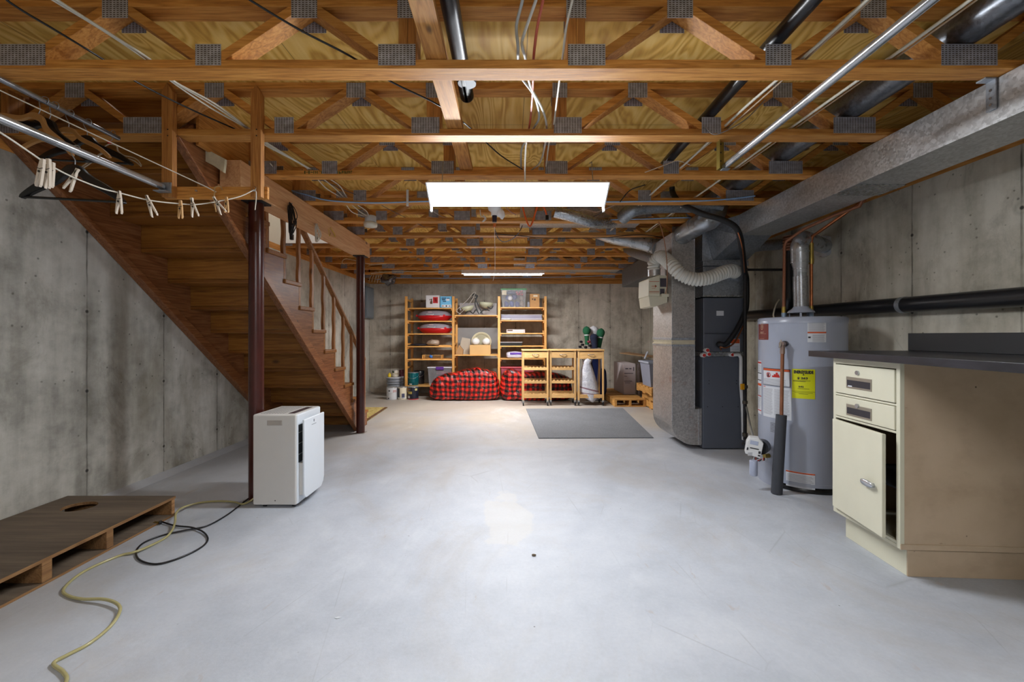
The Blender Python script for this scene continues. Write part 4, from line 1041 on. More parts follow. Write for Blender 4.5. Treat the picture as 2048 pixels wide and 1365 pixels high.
# dehumidifier
dh = thing('dehumidifier', (-1.61, 3.09, 0), 'white portable dehumidifier standing before the near red post', 'dehumidifier')
dx0, dx1, dy0, dy1, dz0, dz1 = -1.770, -1.470, 2.91, 3.275, .018, .640
M_DW = plain('#d5d3d0', .35, 0, .03); M_DWF = plain('#dde3ea', .3, 0, .02)
MB().box(dx0, dx1, dy0, dy1, dz0, dz1).build('body', M_DW, dh, .012, bseg=4)
MB().box(dx1 - .02, dx1 + .005, dy0 + .006, dy1 - .006, dz0 + .004, dz1 - .002).build('front_frame', M_DWF, dh, .008)
m = MB(); m.box(dx1 + .004, dx1 + .0065, dy0 + .018, dy1 - .03, .305, .565); m.build('intake_grille', plain('#34383c', .6), dh)
for i in range(3):
    z = .36 + i * .075; MB().box(dx1 + .006, dx1 + .010, dy0 + .019, dy1 - .04, z, z + .004).build('grille_bar', plain('#8b9092', .5), dh)
m = MB(); pr = [(dy0 + .022, .600), (dy1 - .03, .600), (dy1 - .03, .12), (dy1 - .045, .08), (dy1 - .08, .05), (dy0 + .06, .05), (dy0 + .034, .06), (dy0 + .022, .085)]
m.prism([(y, z) for y, z in pr], dx1 + .030, dx1 + .045, 'X'); fp = m.build('front_panel', M_DWF, dh, .006, bseg=3)
m = MB(); m.box(dx1 + .004, dx1 + .0305, dy0 + .03, dy1 - .045, .075, .30); m.build('tank_front', M_DW, dh, .004)
m = MB(); yc = dy0 + .165
m.box(dx1 + .0449, dx1 + .0456, yc - .005, yc + .005, .560, .575); m.prism([(yc - .008, .570), (yc, .582), (yc + .008, .570)], dx1 + .0449, dx1 + .0456, 'X'); m.build('logo_mark', plain('#5c6470', .5), fp)
m = MB(); 
for i in range(9): m.box(dx1 + .0449, dx1 + .0456, yc - .034 + i * .0078, yc - .034 + i * .0078 + .0045, .541, .547)
m.build('lettering', plain('#9aa2ad', .5), fp)
m = MB(); m.box(dx0 + .10, dx0 + .205, dy0 - .0025, dy0 + .002, .565, .600); m.build('handle_recess', plain('#a39c95', .5), dh, .004)
m = MB(); m.box(dx0 + .104, dx0 + .201, dy0 - .0035, dy0 - .002, .567, .593); m.build('handle_cup', plain('#b3aca5', .5), dh, .002)
m = MB(); m.box(dx1 - .075, dx1 - .03, dy0 + .04, dy1 - .06, dz1 - .0005, dz1 + .0015); m.build('control_panel', plain('#4a3f45', .3), dh)
m = MB()
for i in range(9):
    for j in range(18):
        x = dx0 + .035 + i * .019; y = dy0 + .035 + j * .0168; m.box(x, x + .009, y, y + .008, dz1 - .0008, dz1 + .0006)
m.build('vent_grille', plain('#7d7f84', .6), dh)
m = MB(); m.cyl((dx0 + .155, dy0 - .001, .05), (dx0 + .155, dy0 + .002, .05), .004, 8); m.build('screw', M_BLACK, dh)
for x in (dx0 + .07, dx1 - .03):
    for y in (dy0 + .03, dy1 - .03): MB().tube([(x - .01, y, .0125), (x + .01, y, .0125)], .0125, 12).build('caster', M_BLACK, dh)
# power cord
cordz = .006
pts = [Vector((-1.785, 2.99, .03)), fl(503, 994, .008), fl(490, 1003, .006), fl(455, 1030, .006), fl(415, 1052, .006), fl(378, 1060, .010), fl(330, 1070, .006), fl(290, 1085, .006), fl(273, 1102, .006), fl(278, 1120, .006), fl(310, 1129, .006), fl(350, 1120, .006), fl(395, 1100, .006), fl(415, 1082, .006), fl(408, 1066, .010), fl(385, 1056, .012), fl(350, 1052, .010), fl(322, 1044, .01)]
cd = thing('power_cord', fl(330, 1100), 'black power cord coiled on the floor between the dehumidifier and the low pallet', 'power cord')
MB().tube(smooth_path(pts, 8), .0048, 8).build('cord', plain('#17161a', .35), cd)
p = fl(318, 1046, .014); q = fl(308, 1045, .014)
MB().bar(fl(324, 1045, .014), p, .020, .016).build('plug', M_BLACK, cd, .003)
for s in (-.005, .005): MB().bar(p + Vector((0, s, 0)), q + Vector((0, s, 0)), .002, .006).build('prong', M_BRASS, cd)
# drain hose
M_HOSE = plain('#b0a878', .25, 0, .1, 10)
hp = [fl(100, 1420, .006), fl(132, 1365, .006), fl(126, 1345, .007), fl(107, 1328, .006), fl(135, 1311, .006), fl(180, 1287, .006), fl(222, 1252, .008), fl(240, 1222, .012), fl(232, 1207, .018), fl(205, 1199, .018), fl(165, 1199, .010), fl(135, 1192, .006), fl(127, 1180, .006), fl(150, 1156, .006), fl(185, 1135, .006), fl(240, 1112, .006), fl(275, 1103, .013), fl(325, 1080, .006), fl(343, 1063, .020), fl(350, 1045, .03), fl(352, 1028, .05), fl(365, 1016, .03), fl(400, 1006, .008), fl(440, 1003, .006), fl(470, 1005, .006), fl(484, 1009, .012), Vector((-1.83, 2.98, .02)), Vector((-1.785, 3.02, .06))]
MB().tube(smooth_path(hp, 8), .0065, 10).build('drain_hose', M_HOSE, label='pale yellow clear drain hose snaking over the floor in the lower left', cat='hose')

# closet frame hung from the second truss
cf = thing('hanging_frame', (-1.68, 2.40, 1.96), 'U-shaped wooden frame of small boards hanging under the second truss', 'wooden frame')
yf = 2.398
def upright(xa, xb, zb, zt):
    m = MB(); xm = (xa + xb) / 2; m.prism([(xa, zb), (xb, zb), (xb, zt - .05), (xm, zt), (xa, zt - .05)], yf - .0, yf + .036, 'Y')
    o = m.build('upright', W_TRUSSZ, cf, .0015)
    for z in (2.31, 2.345): MB().cyl(((xa + xb) / 2 + .005, yf - .001, z), ((xa + xb) / 2 + .005, yf + .001, z), .004, 8).build('screw_hole', M_BLACK, o)
upright(-1.972, -1.912, 1.965, 2.612); upright(-1.470, -1.412, 1.965, 2.600)
MB().box(-1.985, -1.395, yf + .0365, yf + .055, 1.965, 2.035).build('crossbar', W_TRUSS, cf, .002)
MB().cyl((-1.80, yf + .0365, 2.01), (-1.80, yf + .028, 2.01), .006, 8).build('screw', M_CHROME, cf)
# lower rod with bracket
rod = thing('closet_rod', (-2.0, 1.6, 2.03), 'thick galvanized closet rod ending at the hanging wooden frame', 'closet rod')
MB().cyl((-2.005, -.6, 2.02), (-1.957, 2.385, 2.017), .0175, 24).build('rod', M_CHROME, rod)
MB().box(-1.985, -1.915, yf - .004, yf, 1.985, 2.045).build('end_bracket', M_GALVD, rod, .001)
MB().box(-1.985, -1.915, yf - .045, yf - .0045, 1.985, 1.990).build('bracket_shelf', M_GALVD, rod, .001)
rod2 = thing('closet_rod', (-2.24, 2.2, 2.3), 'thin chrome closet rod just under the trusses at upper left', 'closet rod')
MB().cyl((-2.25, -.6, 2.305), (-2.235, 2.42, 2.305), .0125, 18).build('rod', galv('chrome_tube', '#9fa2a8', .15, 0, 8), rod2)
# right rod and brass bracket
rod3 = thing('closet_rod', (1.25, 1.3, 2.19), 'long galvanized closet rod at upper right held by a brass angle', 'closet rod')
MB().cyl((1.245, -.6, 2.19), (1.268, 2.52, 2.185), .0175, 24).build('rod', M_CHROME, rod3)
br = thing('angle_bracket', (1.25, 2.53, 2.17), 'brass perforated angle hanging from the second truss and holding the long right rod', 'bracket')
M_BRZ = plain('#8f7d3c', .35, .7, .2, 20)
MB().box(1.226, 1.266, 2.527, 2.530, 2.165, 2.46).build('angle_leg', M_BRZ, br, .0005)
MB().box(1.223, 1.226, 2.490, 2.530, 2.165, 2.46).build('angle_leg', M_BRZ, br, .0005)
for z in (2.22, 2.27, 2.32, 2.37, 2.43): MB().cyl((1.247, 2.5265, z), (1.247, 2.528, z), .005, 10).build('bolt_hole', plain('#1c1a12', .6), br)
MB().cyl((1.245, 2.527, 2.41), (1.245, 2.518, 2.41), .009, 6).build('bolt', M_CHROME, br)
MB().box(1.245, 1.29, 2.50, 2.53, 2.162, 2.168).build('angle_foot', M_GALVD, br, .0005)
# clotheslines
yA = 2.385
def Lp(x, y, D): return at(x, y, D)
l1 = [Lp(-60, 150, 1.75), Lp(0, 181, 1.80), Lp(215, 282, 2.05), Lp(415, 375, 2.33), Lp(432, 384, yA)]
cl = thing('clothesline', Lp(215, 282, 2.05), 'straight white clothesline running down to a hook on the frame crossbar', 'clothesline')
MB().tube(l1, .0028, 8).build('rope', M_ROPE, cl)
MB().tube(smooth_path([Lp(445, 380, yA + .048), Lp(440, 373, yA), Lp(430, 375, yA - .01), Lp(429, 387, yA - .01), Lp(428, 400, yA), Lp(432, 424, yA)], 6), .0035, 8).build('cup_hook', plain('#b9935f', .5), cl)
D0 = 1.38
def Dl(x): return D0 + (yA - D0) * max(0, x) / 515
cpts = [(-60, 232), (0, 265), (60, 305), (90, 325), (140, 352), (200, 376), (239, 386), (300, 401), (363, 408), (395, 409), (441, 402), (480, 393), (508, 380)]
cl2 = thing('clothesline', Lp(239, 386, Dl(239)), 'sagging white clothesline carrying the clothespins', 'clothesline')
MB().tube(smooth_path([Lp(x, y, Dl(x)) for x, y in cpts], 5), .003, 8).build('rope', M_ROPE, cl2)
MB().tube(smooth_path([Lp(508, 380, yA), Lp(512, 384, yA), Lp(512, 400, yA), Lp(510, 420, yA)], 5), .0028, 8).build('rope_tail', M_ROPE, cl2)
MB().tube(smooth_path([Lp(508, 372, yA + .02), Lp(512, 376, yA - .01), Lp(508, 383, yA - .015), Lp(503, 379, yA)], 5), .002, 8).build('eye_hook', M_CHROME, cl2)
# clothespins
def pin(x, ytop, ybot, lean, spread, mat, label):
    D = Dl(x) - .004; top_ = at(x, ytop, D); L = (ybot - ytop) * D / FPX / math.cos(math.radians(lean))
    t = thing('clothespin', top_ - Vector((0, 0, L)), label, 'clothespin', 'wooden clothespins on the sagging line')
    M = Matrix.Translation(top_) @ Matrix.Rotation(math.radians(lean), 4, 'Y')
    for s in (-1, 1):
        a = math.radians(spread) * s
        Ms = M @ Matrix.Translation((0, 0, -L * .42)) @ Matrix.Rotation(-a, 4, 'Y')
        m = MB(); m.prism([(s * .001, L * .42), (s * .0075, L * .42), (s * .0095, L * .1), (s * .009, -L * .50), (s * .0045, -L * .58), (s * .0005, -.0)], -.005, .005, 'Y', Ms)
        o = m.build('pin_half', mat, t, .0008)
    MB().tube([M @ Vector((-.011, -.0055, -L * .34)), M @ Vector((.0, -.0065, -L * .37)), M @ Vector((.011, -.0055, -L * .33))], .0011, 6).build('spring', plain('#4a4742', .4, .6), t)
    MB().tube([M @ Vector((0, -.0075, -L * .46)), M @ Vector((0, .0075, -L * .46))], .0042, 10).build('spring', plain('#4a4742', .4, .6), t)
pin(86, 318, 374, 10, 2, M_PIN, 'leftmost grey-white clothespin of the tight cluster of three')
pin(97, 318, 378, 2, 1.5, M_PIN, 'middle clothespin of the tight cluster of three at left')
pin(105, 325, 376, 5, 1.5, M_PIN, 'rightmost clothespin of the tight cluster of three at left')
pin(156, 338, 382, 28, 10, M_PIN, 'large tilted clothespin just right of the cluster of three')
pin(239, 382, 429, 1, 6, M_PIN, 'upright pale clothespin over the tip of the black hanger')
pin(293, 391, 434, -22, 7, M_PIN, 'pale clothespin leaning right, next after the tip of the black hanger')
pin(361, 401, 438, 0, 4, M_PINY, 'small yellowish clothespin at the lowest stretch of the line')
pin(383, 396, 435, -12, 11, M_PIN, 'pale clothespin with legs splayed wide, right of the small yellowish one')
pin(427, 394, 428, -32, 10, M_PIN, 'strongly leaning pale clothespin below the cup hook')
pin(453, 394, 426, 0, 5, M_PINY, 'yellowish clothespin nearest the right end of the line')
# hangers
def hanger(name, label, rodpt, D, mat, wd, hgt, sh, bar, hookmat, th=.012, tilt=0, body=None, rotz=0, yaw=0.0):
    t = thing(name, rodpt, label, 'clothes hanger')
    R = Vector(rodpt); Rz = Matrix.Translation(R) @ Matrix.Rotation(math.radians(yaw), 4, 'Z') @ Matrix.Rotation(math.radians(tilt), 4, 'Y')
    hook = [(.018, -.004), (.020, .010), (.012, .0225), (0, .0245), (-.013, .021), (-.0215, .008), (-.020, -.010), (-.008, -.030), (0, -.045), (0, -.075)]
    MB().tube(smooth_path([Rz @ Vector((x, 0, z)) for x, z in hook], 4), .0018, 8).build('hook', hookmat, t)
    z0 = -.075; w2 = wd / 2
    up = [(0, z0 + .012), (.03, z0 + .004), (.07, z0 - .030), (w2 * .7, z0 - hgt * .55), (w2 - .012, z0 - hgt * .86), (w2, z0 - hgt)]
    dn = [(w2 - .012, z0 - hgt - .004), (w2 * .66, z0 - hgt * .55 - sh * .75), (.07, z0 - .030 - sh), (.03, z0 - sh * .9), (0, z0 - sh * .8)]
    U = smooth_path([Vector((a, 0, b)) for a, b in up], 5); Dn = smooth_path([Vector((a, 0, b)) for a, b in dn], 5)
    pr = [(p.x, p.z) for p in U] + [(p.x, p.z) for p in Dn]
    full_ = pr + [(-x, z) for x, z in pr[::-1][1:-1]]
    m = MB(); m.prism(full_, -th, th, 'Y', Rz); m.build('shoulder', mat, t, min(th * .6, .005))
    if bar:
        m = MB(); m.tube([Rz @ Vector((-w2 + .012, 0, z0 - hgt + .004)), Rz @ Vector((w2 - .012, 0, z0 - hgt + .004))], .006, 8); m.build('trouser_bar', mat, t)
    return t
M_HB = plain('#0f1013', .25, 0, .05); M_HW = plain('#a87a45', .45, 0, .1)
hanger('clothes_hanger', 'black hanger with a straight bar hanging from the thick rod', (-1.972, 1.925, 2.0185), 1.92, M_HB, .475, .150, .045, True, M_GALVD, .011, 3)
hanger('clothes_hanger', 'curved light wooden hanger on the thin chrome rod at the photo edge', (-2.242, 2.04, 2.304), 2.17, M_HW, .47, .105, .026, False, M_GALVD, .008, 24)
hanger('clothes_hanger', 'black hanger right behind the curved light wooden one', (-2.241, 2.085, 2.304), 2.2, M_HB, .52, .11, .05, False, M_GALVD, .010, 22)
hanger('clothes_hanger', 'second light wooden hanger hanging straight between the black ones at the left photo edge', (-2.242, 2.16, 2.304), 2.2, M_HW, .46, .12, .024, False, M_GALVD, .007, 6)
hanger('clothes_hanger', 'farther black hanger showing its bar above the concrete wall', (-2.241, 2.25, 2.304), 2.2, M_HB, .50, .13, .04, True, M_GALVD, .010, 3)
# clear plastic hanger
ch = thing('plastic_hanger', (-2.236, 2.395, 2.304), 'clear plastic hanger with a red size bead at the end of the thin rod', 'clothes hanger')
D = 2.395; P = lambda x, y: at(x, y, D)
MB().tube(smooth_path([P(231, 268), P(228, 262), P(223, 262), P(222, 270), P(225, 278), P(219, 284)], 5), .0016, 8).build('hook', M_GALVD, ch)
MB().cyl(P(219, 283), P(219, 288), .009, 12).build('size_bead', M_RED, ch)
for pts in ([P(219, 288), P(209, 294), P(205, 304), P(185, 318), P(160, 337)], [P(219, 288), P(233, 292), P(236, 302), P(248, 311), P(262, 314), P(275, 320), P(283, 331)], [P(160, 341), P(186, 323), P(203, 308), P(225, 306), P(236, 306), P(248, 316), P(262, 319), P(273, 325), P(282, 333)]):
    MB().tube(smooth_path(pts, 5), .0035, 8).build('hanger_arm', M_CLEARH, ch)
# cords hooked on the beam
def bundle(name, c, hh, r, mat, seed, label, th=.003, loops=9):
    rnd = random.Random(seed); pts = []
    for i in range(loops):
        o = rnd.uniform(-.012, .012)
        pts += [c + Vector((rnd.uniform(.0, .02), o - r * rnd.uniform(.1, .5), hh * rnd.uniform(.7, 1))), c + Vector((rnd.uniform(0, .05), o + r * rnd.uniform(-1, 1), hh * rnd.uniform(-.4, .4))), c + Vector((rnd.uniform(0, .05), o + r * rnd.uniform(-1, 1), -hh * rnd.uniform(.2, .6))), c + Vector((rnd.uniform(0, .02), o + rnd.uniform(-.01, .01), -hh * rnd.uniform(.7, 1)))]
    for p in pts: p.x = max(p.x, -1.752)
    t = thing(name, c - Vector((0, 0, hh)), label, 'cord')
    MB().tube(smooth_path(pts, 5), th, 6).build('cord_loops', mat, t)
    MB().cyl(Vector((-1.76, c.y, c.z + hh * .93)), Vector((-1.725, c.y, c.z + hh * .95)), .002, 6).build('nail', M_GALVD, t)
    return t
c1 = Vector((-1.752, 3.36, 2.10)); t1 = bundle('cord_bundle', c1, .135, .030, plain('#1b1210', .5), 3, 'dark brown cord bundle hanging on a nail of the thick beam', .0035, 14)
MB().box(-1.750, -1.725, 3.355, 3.38, 1.94, 1.985).build('plug', plain('#1b1210', .5), t1, .004)
bundle('cord_bundle', Vector((-1.752, 3.80, 2.10)), .085, .012, M_ROPE, 5, 'white string bundle tied to a nail of the thick beam', .0028, 9)
m = MB(); m.tube([(-1.757, 4.25, 2.17), (-1.752, 4.22, 2.19), (-1.75, 4.12, 2.23)], .004, 6); m.tube([(-1.757, 4.14, 2.18), (-1.752, 4.10, 2.14), (-1.752, 4.08, 2.21)], .0025, 6); m.tube([(-1.76, 4.16, 2.155), (-1.73, 4.19, 2.16)], .002, 6)
m.build('yellow_string', plain('#c9a528', .6), label='scrap of yellow string on a nail of the thick beam', cat='string')

# ================================================================== WIRES OVERHEAD
hW = 1.215
def W(x, y, h=hW): return at(x, y, h * FPX / (HY - y))
def wire(name, pts, r, mat, label, cat='cable', flat=None, hh=hW, n=5):
    P_ = [W(*p) if len(p) == 2 else W(p[0], p[1], p[2]) for p in pts]
    return MB().tube(smooth_path(P_, n), r, 8, rx=flat).build(name, mat, label=label, cat=cat)
for j, (off, lab) in enumerate(((0, 'white electrical cable, lowest of the bundle running from upper left to the round ceiling box'), (7, 'white electrical cable in the middle of the upper left bundle'), (13, 'white electrical cable, topmost of the upper left bundle'))):
    f = [1.3, 1.0, .7][j]
    wire('electrical_cable', [(60 + off, -30), (106 + off * f, 0), (205 + off * f, 60 + j * 2), (290 + off * f, 118), (342 + off * f * .6, 162), (420 + off * f, 215 - j * 4), (495 + off * .3, 258), (530 + off * .8, 290), (612 + off * .3, 335, 1.20), (650 + off * 2, 375 - j * 3, 1.205), (683 + off, 397, 1.205), (705 + off * 2, 425 - j * 2, 1.19), (738, 434, 1.17)], .0045, M_CABLE, lab)
wire('electrical_cable', [(540, 355 - 28), (552, 340), (565, 349), (585, 346), (605, 340)], .004, M_CABLE, 'short white cable loop drooping beside the hanging frame')
wire('electrical_cable', [(-10, -30, 1.25), (20, 5), (120, 66), (205, 118), (275, 165), (380, 218), (470, 258)], .0045, M_BLACK, 'black cable at the far upper left, left of the white bundle')
wire('electrical_cable', [(440, -40, 1.3), (500, 0, 1.27), (600, 60, 1.25), (700, 112), (785, 165), (880, 212), (945, 260, 1.24), (1000, 310, 1.26), (1045, 339, 1.26)], .0045, M_BLACK, 'black cable crossing above the second and third trusses toward the shop light')
wire('electrical_cable', [(620, 350), (700, 385), (745, 402), (790, 425), (850, 455)], .003, plain('#4c4a50', .5), 'thin dark wire under the third and fourth trusses, left of the shop light')
wire('electrical_cable', [(1046, -30, 1.32), (1045, 0, 1.3), (1033, 51, 1.28), (1036, 92), (1036, 118), (1040, 150), (1046, 160), (1070, 195), (1078, 235), (1066, 258), (1056, 275), (1043, 300), (1042, 335)], .0065, plain('#a8a8a2', .45), 'flat grey cable hanging left of the red one overhead')
wire('electrical_cable', [(1080, -30, 1.32), (1072, 0, 1.3), (1046, 75, 1.26), (1045, 96), (1051, 118), (1060, 170), (1083, 215), (1093, 250), (1090, 290), (1080, 325), (1062, 341)], .0065, plain('#c4c1b6', .45), 'flat pale cable crossing beside the red one overhead')
wire('electrical_cable', [(1090, -30, 1.32), (1086, 0, 1.3), (1074, 58, 1.27), (1067, 118), (1066, 160), (1064, 200), (1060, 245), (1052, 290), (1050, 335)], .006, plain('#b5533a', .4), 'red electrical cable hanging in the middle of the ceiling')
wire('electrical_cable', [(1152, -30, 1.32), (1145, 0, 1.3), (1132, 58, 1.27), (1125, 118), (1119, 160), (1111, 222), (1106, 258), (1098, 287), (1092, 335)], .005, M_CABLE, 'single white cable right of the red one, over the middle plates')
wire('light_cord', [(1058, 262, 1.2), (1052, 290, 1.16), (1050, 330, 1.1), (1050, 366, 1.04)], .005, M_CABLE, 'white cord dropping straight into the middle of the glaring shop light', 'cord')
for k, (X, lab) in enumerate(((1.33, 'pale flat cable pair running along the bottom chords left of the closet rod'), (1.35, 'thinner pale cable beside the flat pair left of the closet rod'), (1.675, 'pale flat cable running along the bottom chords right of the closet rod'), (1.70, 'thin tan cable twisting along the one right of the closet rod'))):
    rnd = random.Random(k); P_ = []
    for i in range(12):
        y = -1.0 + i * .55
        P_.append(Vector((X + rnd.uniform(-.012, .012) - (i * .022 if k < 2 else i * .012) + (.04 if k < 2 else .02), y, JB + .048 + rnd.uniform(0, .012) + .004 * (k % 2))))
    MB().tube(smooth_path(P_, 5), .007 if k % 2 == 0 else .004, 8).build('electrical_cable', M_CABLE if k % 2 == 0 else plain('#b59c80', .5), label=lab, cat='cable')
def yw(name, pts, y, r, mat, label, cat='cable'):
    return MB().tube(smooth_path([at(a, b, y) for a, b in pts], 5), r, 8).build(name, mat, label=label, cat=cat)
M_BLUE = plain('#8fb4de', .4, 0, .06)
yw('blue_cable', [(578, 362), (580, 378), (590, 384), (615, 390), (645, 399), (690, 404), (760, 406), (860, 403), (1000, 404), (1215, 404), (1300, 403), (1400, 402), (1460, 398), (1510, 392)], TY[3] - .012, .006, M_BLUE, 'light blue cable stapled along the fourth truss behind the shop light')
yw('blue_cable', [(1118, 436), (1128, 435), (1140, 441), (1165, 444), (1220, 440), (1300, 438), (1345, 436), (1390, 436)], TY[4] - .012, .006, M_BLUE, 'light blue cable stapled along the fifth truss, right half')
yw('electrical_cable', [(990, 468), (1040, 472), (1100, 477), (1200, 476), (1280, 470), (1330, 476)], TY[5] - .01, .004, M_BLACK, 'dark cable stapled along the sixth truss, right half')
for i, (y0_, k) in enumerate(((524, 9), (541, 10))):
    yw('electrical_cable', [(742, y0_ + 6), (800, y0_ + 2), (860, y0_ + 3), (930, y0_ + 1), (1100, y0_ + 2), (1200, y0_)], TY[k] - .01, .006, M_CABLE, ['white cable stapled along the tenth truss', 'white cable stapled along the eleventh truss, just left of the distant light'][i])
yw('electrical_cable', [(752, 560), (790, 556), (900, 557), (1000, 556), (1180, 553), (1290, 545)], 8.5, .006, M_BLUE, 'long blue-grey cable running just above the back wall')
# cables hanging off the trusses mid way
rnd = random.Random(12)
deco = [([(1162, 418), (1180, 421), (1195, 424), (1230, 410)], 4.1, '#c9b7b0', 'pinkish cord drooping under the right end of the shop light'),
        ([(1012, 415), (1020, 423), (1032, 430)], 3.9, '#b98f86', 'short pink lamp cord with a plug under the shop light'),
        ([(1107, 413), (1125, 425), (1145, 434), (1170, 437), (1195, 430), (1210, 420)], 4.2, '#6b6f8c', 'purple-grey cord drooping below the shop light, right half'),
        ([(1150, 467), (1190, 459), (1225, 450)], 5.0, '#cfc9c2', 'white wire slanting up under the sixth truss, right side'),
        ([(990, 460), (996, 476), (1008, 484), (1025, 478), (1038, 466)], 4.868, '#7b879e', 'bluish wire loop hanging beneath the bulb socket'),
        ([(1038, 463), (1042, 458), (1052, 430), (1058, 412)], 4.7, '#3a3a44', 'dark wire rising behind the orange loop'),
        ([(960, 420), (962, 432), (970, 436), (965, 444), (972, 438), (966, 430)], 4.2, '#e6e6e6', 'tangle of thin white wire left of the bulb socket'),
        ([(1290, 370), (1260, 381), (1240, 404)], 3.5, '#2c2826', 'thin dark wire curving to the right end of the shop light'),
        ([(1380, 330), (1355, 322), (1330, 330), (1290, 345)], 3.0, '#cfc3b4', 'thin white wire waving in front of the third truss at right'),
        ([(1412, 255), (1425, 268), (1445, 265), (1490, 240), (1530, 200)], 2.42, '#8f8a86', 'thin grey wire drooping beside the brass angle'),
        ([(1313, 436), (1322, 455), (1330, 490), (1334, 530), (1334, 570), (1331, 588)], 4.28, '#9c6a4a', 'thin copper-brown thermostat wire hanging in front of the galvanized drop'),
        ([(870, 411), (862, 418), (880, 432), (895, 436)], 4.3, '#c9ccd4', 'white wire bent below the left end of the shop light'),
        ([(690, 530), (684, 525), (692, 518), (720, 524), (742, 530)], 6.6, '#c9c2b2', 'white wire looping above the concrete wall left of the far post')]
for pts, y, colr, lab in deco:
    yw('loose_wire', pts, y, .0045 if y > 3 else .003, plain(colr, .5), lab, 'wire')
oc = yw('extension_cord', [(1045, 412), (1050, 432), (1058, 452), (1064, 447), (1070, 428), (1076, 411), (1082, 408), (1090, 420), (1093, 430)], 3.76, .0075, plain('#e0652a', .4), 'orange extension cord looping down behind the shop light', 'extension cord')
MB().box(*(lambda p: (p.x - .014, p.x + .014, 3.745, 3.775, p.z - .04, p.z + .005))(at(1094, 432, 3.76))).build('plug', M_BLACK, oc, .004)
# wire fan by the electrical panel
for i in range(7):
    rnd = random.Random(i + 40); x = 742 + i * 5
    MB().tube(smooth_path([at(752 + i * 4, 557, 8.53), at(755 + i * 4, 545 + i % 3 * 3, 8.45), at(748 + i * 3, 545, 8.3), at(740 + i * 5.5, 556, 8.3), at(738 + i * 5.5, 566 - abs(i - 3), 8.35)], 5), .005, 6).build('loose_wire', M_CABLE, label=['leftmost', 'second from left', 'third from left', 'middle', 'third from right', 'second from right', 'rightmost'][i] + ' white wire of the fan drooping above the grey electrical panel', cat='wire', group='fan of wires above the electrical panel')
# round ceiling box left of the light
jb = thing('smoke_alarm', at(741, 450, 4.20), 'round white plastic ceiling box fixed under the fifth truss, left of the light', 'ceiling box')
p = at(741, 450, 4.20); z = 2.254
MB().lathe([(.052, z + .045), (.055, z + .05), (.055, z + .105), (.05, z + .11)], (p.x, p.y, 0), 28).build('box_body', plain('#c9cfd6', .4), jb)
MB().lathe([(.03, z - .002), (.062, z + .004), (.066, z + .02), (.066, z + .043), (.055, z + .047)], (p.x, p.y, 0), 28).build('cover', plain('#d6d3c4', .4), jb)
# bulb socket behind the light
bs = thing('bulb_socket', at(989, 425, 3.85), 'white ceiling lamp holder with a black and orange adapter and a pull string', 'lamp holder')
p = at(989, 425, 3.80)
MB().lathe([(.030, p.z - .03), (.030, p.z), (.055, p.z + .02), (.062, p.z + .06), (.062, p.z + .08)], (p.x, p.y, 0), 24).build('holder', M_REFL, bs)
q = at(989, 438, 3.80); MB().lathe([(.019, q.z - .03), (.022, q.z + .02), (.022, q.z + .03)], (q.x, q.y, 0), 16).build('adapter', plain('#25263a', .4), bs)
q = at(989, 450, 3.80); MB().lathe([(.013, q.z - .02), (.015, q.z + .01)], (q.x, q.y, 0), 14).build('orange_cap', plain('#d8763c', .4), bs)
MB().blob(at(1002, 428, 3.80), (.035, .02, .045), .9, .02, 18, 3, 16, 10).build('white_putty', M_REFL, bs)
MB().tube([at(989, 452, 3.80), at(990, 500, 3.80), at(990, 545, 3.80), at(986, 562, 3.80)], .0025, 6).build('pull_string', M_REFL, bs)
# white plastic strips stuck to plates
p = at(814, 395, 3.62); MB().box(p.x - .009, p.x + .009, 3.63, 3.645, 2.29, 2.43).build('plastic_strip', M_WHITE, bevel=.001, label='small white plastic strip hanging on the fourth truss, left of the shop light', cat='plastic strip')
# foil ball of insulation near back
p = at(778, 558, 7.98); MB().blob(p, (.13, .1, .10), 1, .06, 9, 4, 30, 18).build('foil_bundle', galv('crumpled_foil', '#7c7d84', .2, 0, 30), label='crumpled dark foil bundle under the ceiling above the paint cans', cat='foil')
# electric panel
ep_ = thing('breaker_box', (-2.88, 8.5, 1.53), 'grey electrical panel box on the left wall by the far corner', 'electrical panel')
MB().box(XL + .002, XL + .10, 8.33, 8.76, 1.53, 2.16).build('panel_box', plain('#7e8892', .45, .2), ep_, .004)
MB().box(XL + .1, XL + .108, 8.35, 8.74, 1.56, 2.13).build('panel_door', plain('#8d98a3', .4, .2), ep_, .002)
MB().cyl((XL + .05, 8.25, .1), (XL + .05, 8.25, 2.2), .02, 12).build('conduit', plain('#7e8892', .45, .3), ep_)
# ================================================================== BACK WALL SHELVES
YS0, YS1 = 8.10, 8.62
S = 8.10 / FPX
def sx(px): return (px - CX) * S
def sz(py): return HC - (py - HY) * S
sh = thing('shelving_unit', (-.66, 8.36, 0), 'three-bay yellow pine shelving unit against the back wall', 'shelving unit')
posts = [812, 906.5, 998, 1091]
tops = [593, 593, 593, 593]
for px, tp in zip(posts, tops):
    x = sx(px)
    MB().box(x - .022, x + .022, YS0, YS0 + .044, 0, sz(tp)).build('front_post', W_SHELFZ, sh, .002)
    MB().box(x - .022, x + .022, YS1 - .044, YS1, 0, sz(tp) - .0).build('rear_post', W_SHELFZ, sh, .002)
    for z in (.10, .55, 1.0, 1.45, 1.85):
        MB().box(x - .015, x + .015, YS0 + .044, YS1 - .044, z, z + .035).build('ladder_rung', W_SHELFZ, sh)
LZ = [616, 642, 667.5, 693, 719, 772]; MZ = [630.5, 710, 772]; RZ = [614.7, 640.7, 666.4, 692, 717.6, 772]
